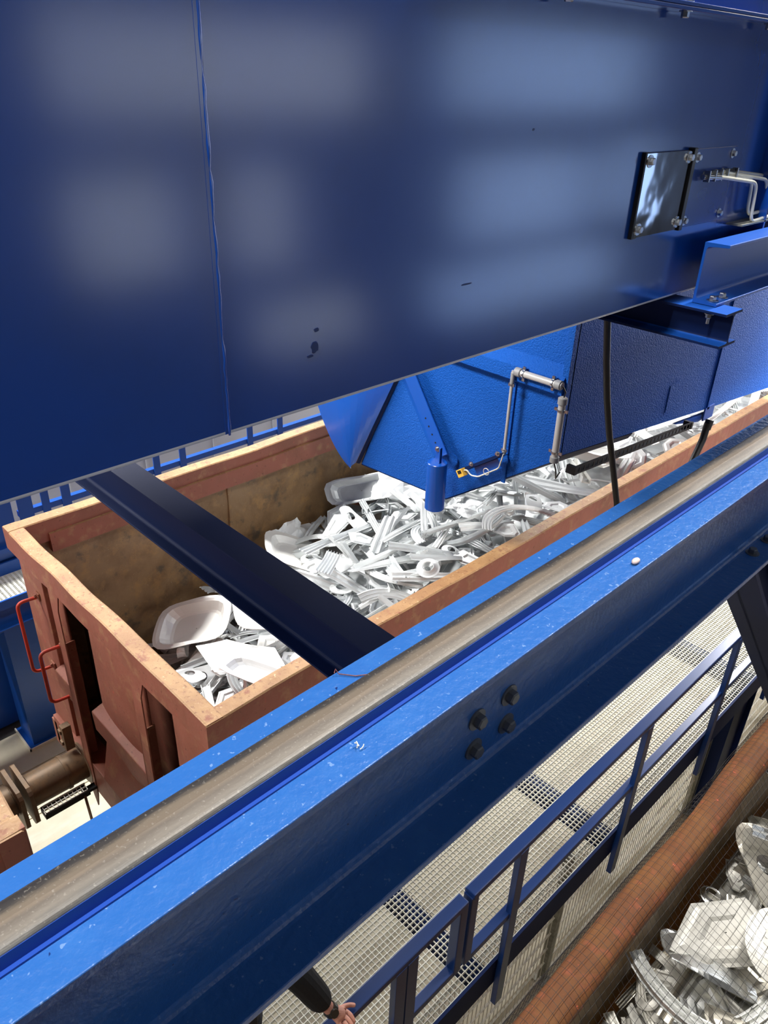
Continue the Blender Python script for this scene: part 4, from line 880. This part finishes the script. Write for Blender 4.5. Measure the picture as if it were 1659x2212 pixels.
for s_ in (1, -1): skin('shoe', [((px_ + s_ * .115, py_ - .05, 1.95), (.045, .05)), ((px_ + s_ * .12, py_ + .07, 1.94), (.048, .04)), ((px_ + s_ * .125, py_ + .18, 1.93), (.042, .028))], [(0, 1), (1, 2)], M['black'], parent=body)
hd_ = MB().sheet(lambda a, b: (px_ + .098 * math.cos(2 * PI * a) * math.sin(.02 + b * 1.75), py_ + .03 + .118 * math.sin(2 * PI * a) * math.sin(.02 + b * 1.75) - .018 * b, 3.66 + .135 * math.cos(.02 + b * 1.75)), 24, 10, .012, True).build('hair', M['hair'], smooth_all=True); hd_.parent = body
fc_ = MB()
for s_ in (-.032, .032): fc_.lathe([(0, .001), (.004, .011), (.008, .001)], (px_ + s_, py_ + .132, 3.645), (0, 1, 0), 12)
e_ = fc_.build('eyes', M['black']); e_.parent = body
ns_ = skin('nose', [((px_, py_ + .135, 3.645), .008), ((px_, py_ + .158, 3.605), .013)], [(0, 1)], M['skin'], parent=body, sub=1)
mo = MB().tube([(px_ - .025, py_ + .128, 3.566), (px_, py_ + .138, 3.563), (px_ + .025, py_ + .128, 3.566)], .005, 8).build('mouth', mat('lips', (160, 90, 84), .5)); mo.parent = body
for s_ in (-1, 1):
    er = MB().lathe([(0, .03), (.012, .026)], (px_ + s_ * .078, py_ + .03, 3.635), (s_, -.3, 0), 14).build('ear', M['skin']); er.parent = body
aw = (V((-1.402, 1.232, 2.998)) - V((-1.46, 1.18, 3.09))).normalized()
wt = MB().lathe([(-.012, .0335), (.012, .0335)], (-1.428, 1.206, 3.036), aw, 20); nw = V((.75, -.2, .63)); nw = (nw - aw * nw.dot(aw)).normalized()
wt.lathe([(.028, .019), (.04, .019)], (-1.428, 1.206, 3.036), nw, 20)
w_o = wt.build('wristwatch', M['watch']); w_o.parent = body; w_o['label'] = 'dark wristwatch'

# ------------------------------------------------------------------ light: hall lamps, daylight and added fill lamps
def area(name, loc, rot, sx, sy, power, col=(1, 1, 1), spread=PI):
    l = bpy.data.lights.new(name, 'AREA'); l.shape = 'RECTANGLE'; l.size = sx; l.size_y = sy; l.energy = power; l.color = col; l.spread = spread
    o = bpy.data.objects.new(name, l); C.objects.link(o); o.location = loc; o.rotation_euler = rot; return o
for y in (-8, -2, 4, 10, 16): area('hall_and_fill_lamp', (-1.03, y, 11.6), (0, 0, 0), .18, 3., 590, (1, .98, .95))
for y in (-8, -2, 4, 10, 16): area('hall_and_fill_lamp', (2.6, y, 11.6), (0, 0, 0), .5, 3., 34, (1, .97, .92))  # weak overhead row added as fill for the netted wagon's inner wall
for y in (-7, -2.5, 2, 6.5, 11, 15.5): area('side_lamp', (-8.6, y, 7.1), (0, math.radians(-48), 0), .5, 3., 450, (1, .98, .95))
for y, p in ((-3.5, 14), (4.2, 46), (8, 52), (12, 52)): area('added_fill_lamp', (-1.12, y, 4.55), (0, math.radians(28), 0), .16, 3., p, (1, .96, .9), math.radians(104))  # added unseen strips below the rail beam, brightening walkway and wagon inside
area('work_lamp', (-2.0, 9.7, 5.8), (math.radians(-35), 0, 0), 1., .5, 170, (1, .98, .95), math.radians(116))
area('work_lamp', (-3.5, 3.1, 5.9), (math.radians(35), 0, 0), .5, .3, 60, (1, .98, .95))
w_ = bpy.data.worlds.new('world'); bpy.context.scene.world = w_; w_.use_nodes = True
w_.node_tree.nodes['Background'].inputs['Color'].default_value = (.6, .7, .85, 1); w_.node_tree.nodes['Background'].inputs['Strength'].default_value = .3
vs_ = bpy.context.scene.view_settings; vs_.view_transform = 'Standard'; vs_.look = 'None'; vs_.gamma = 1; vs_.exposure = 0.0; vs_.use_curve_mapping = False
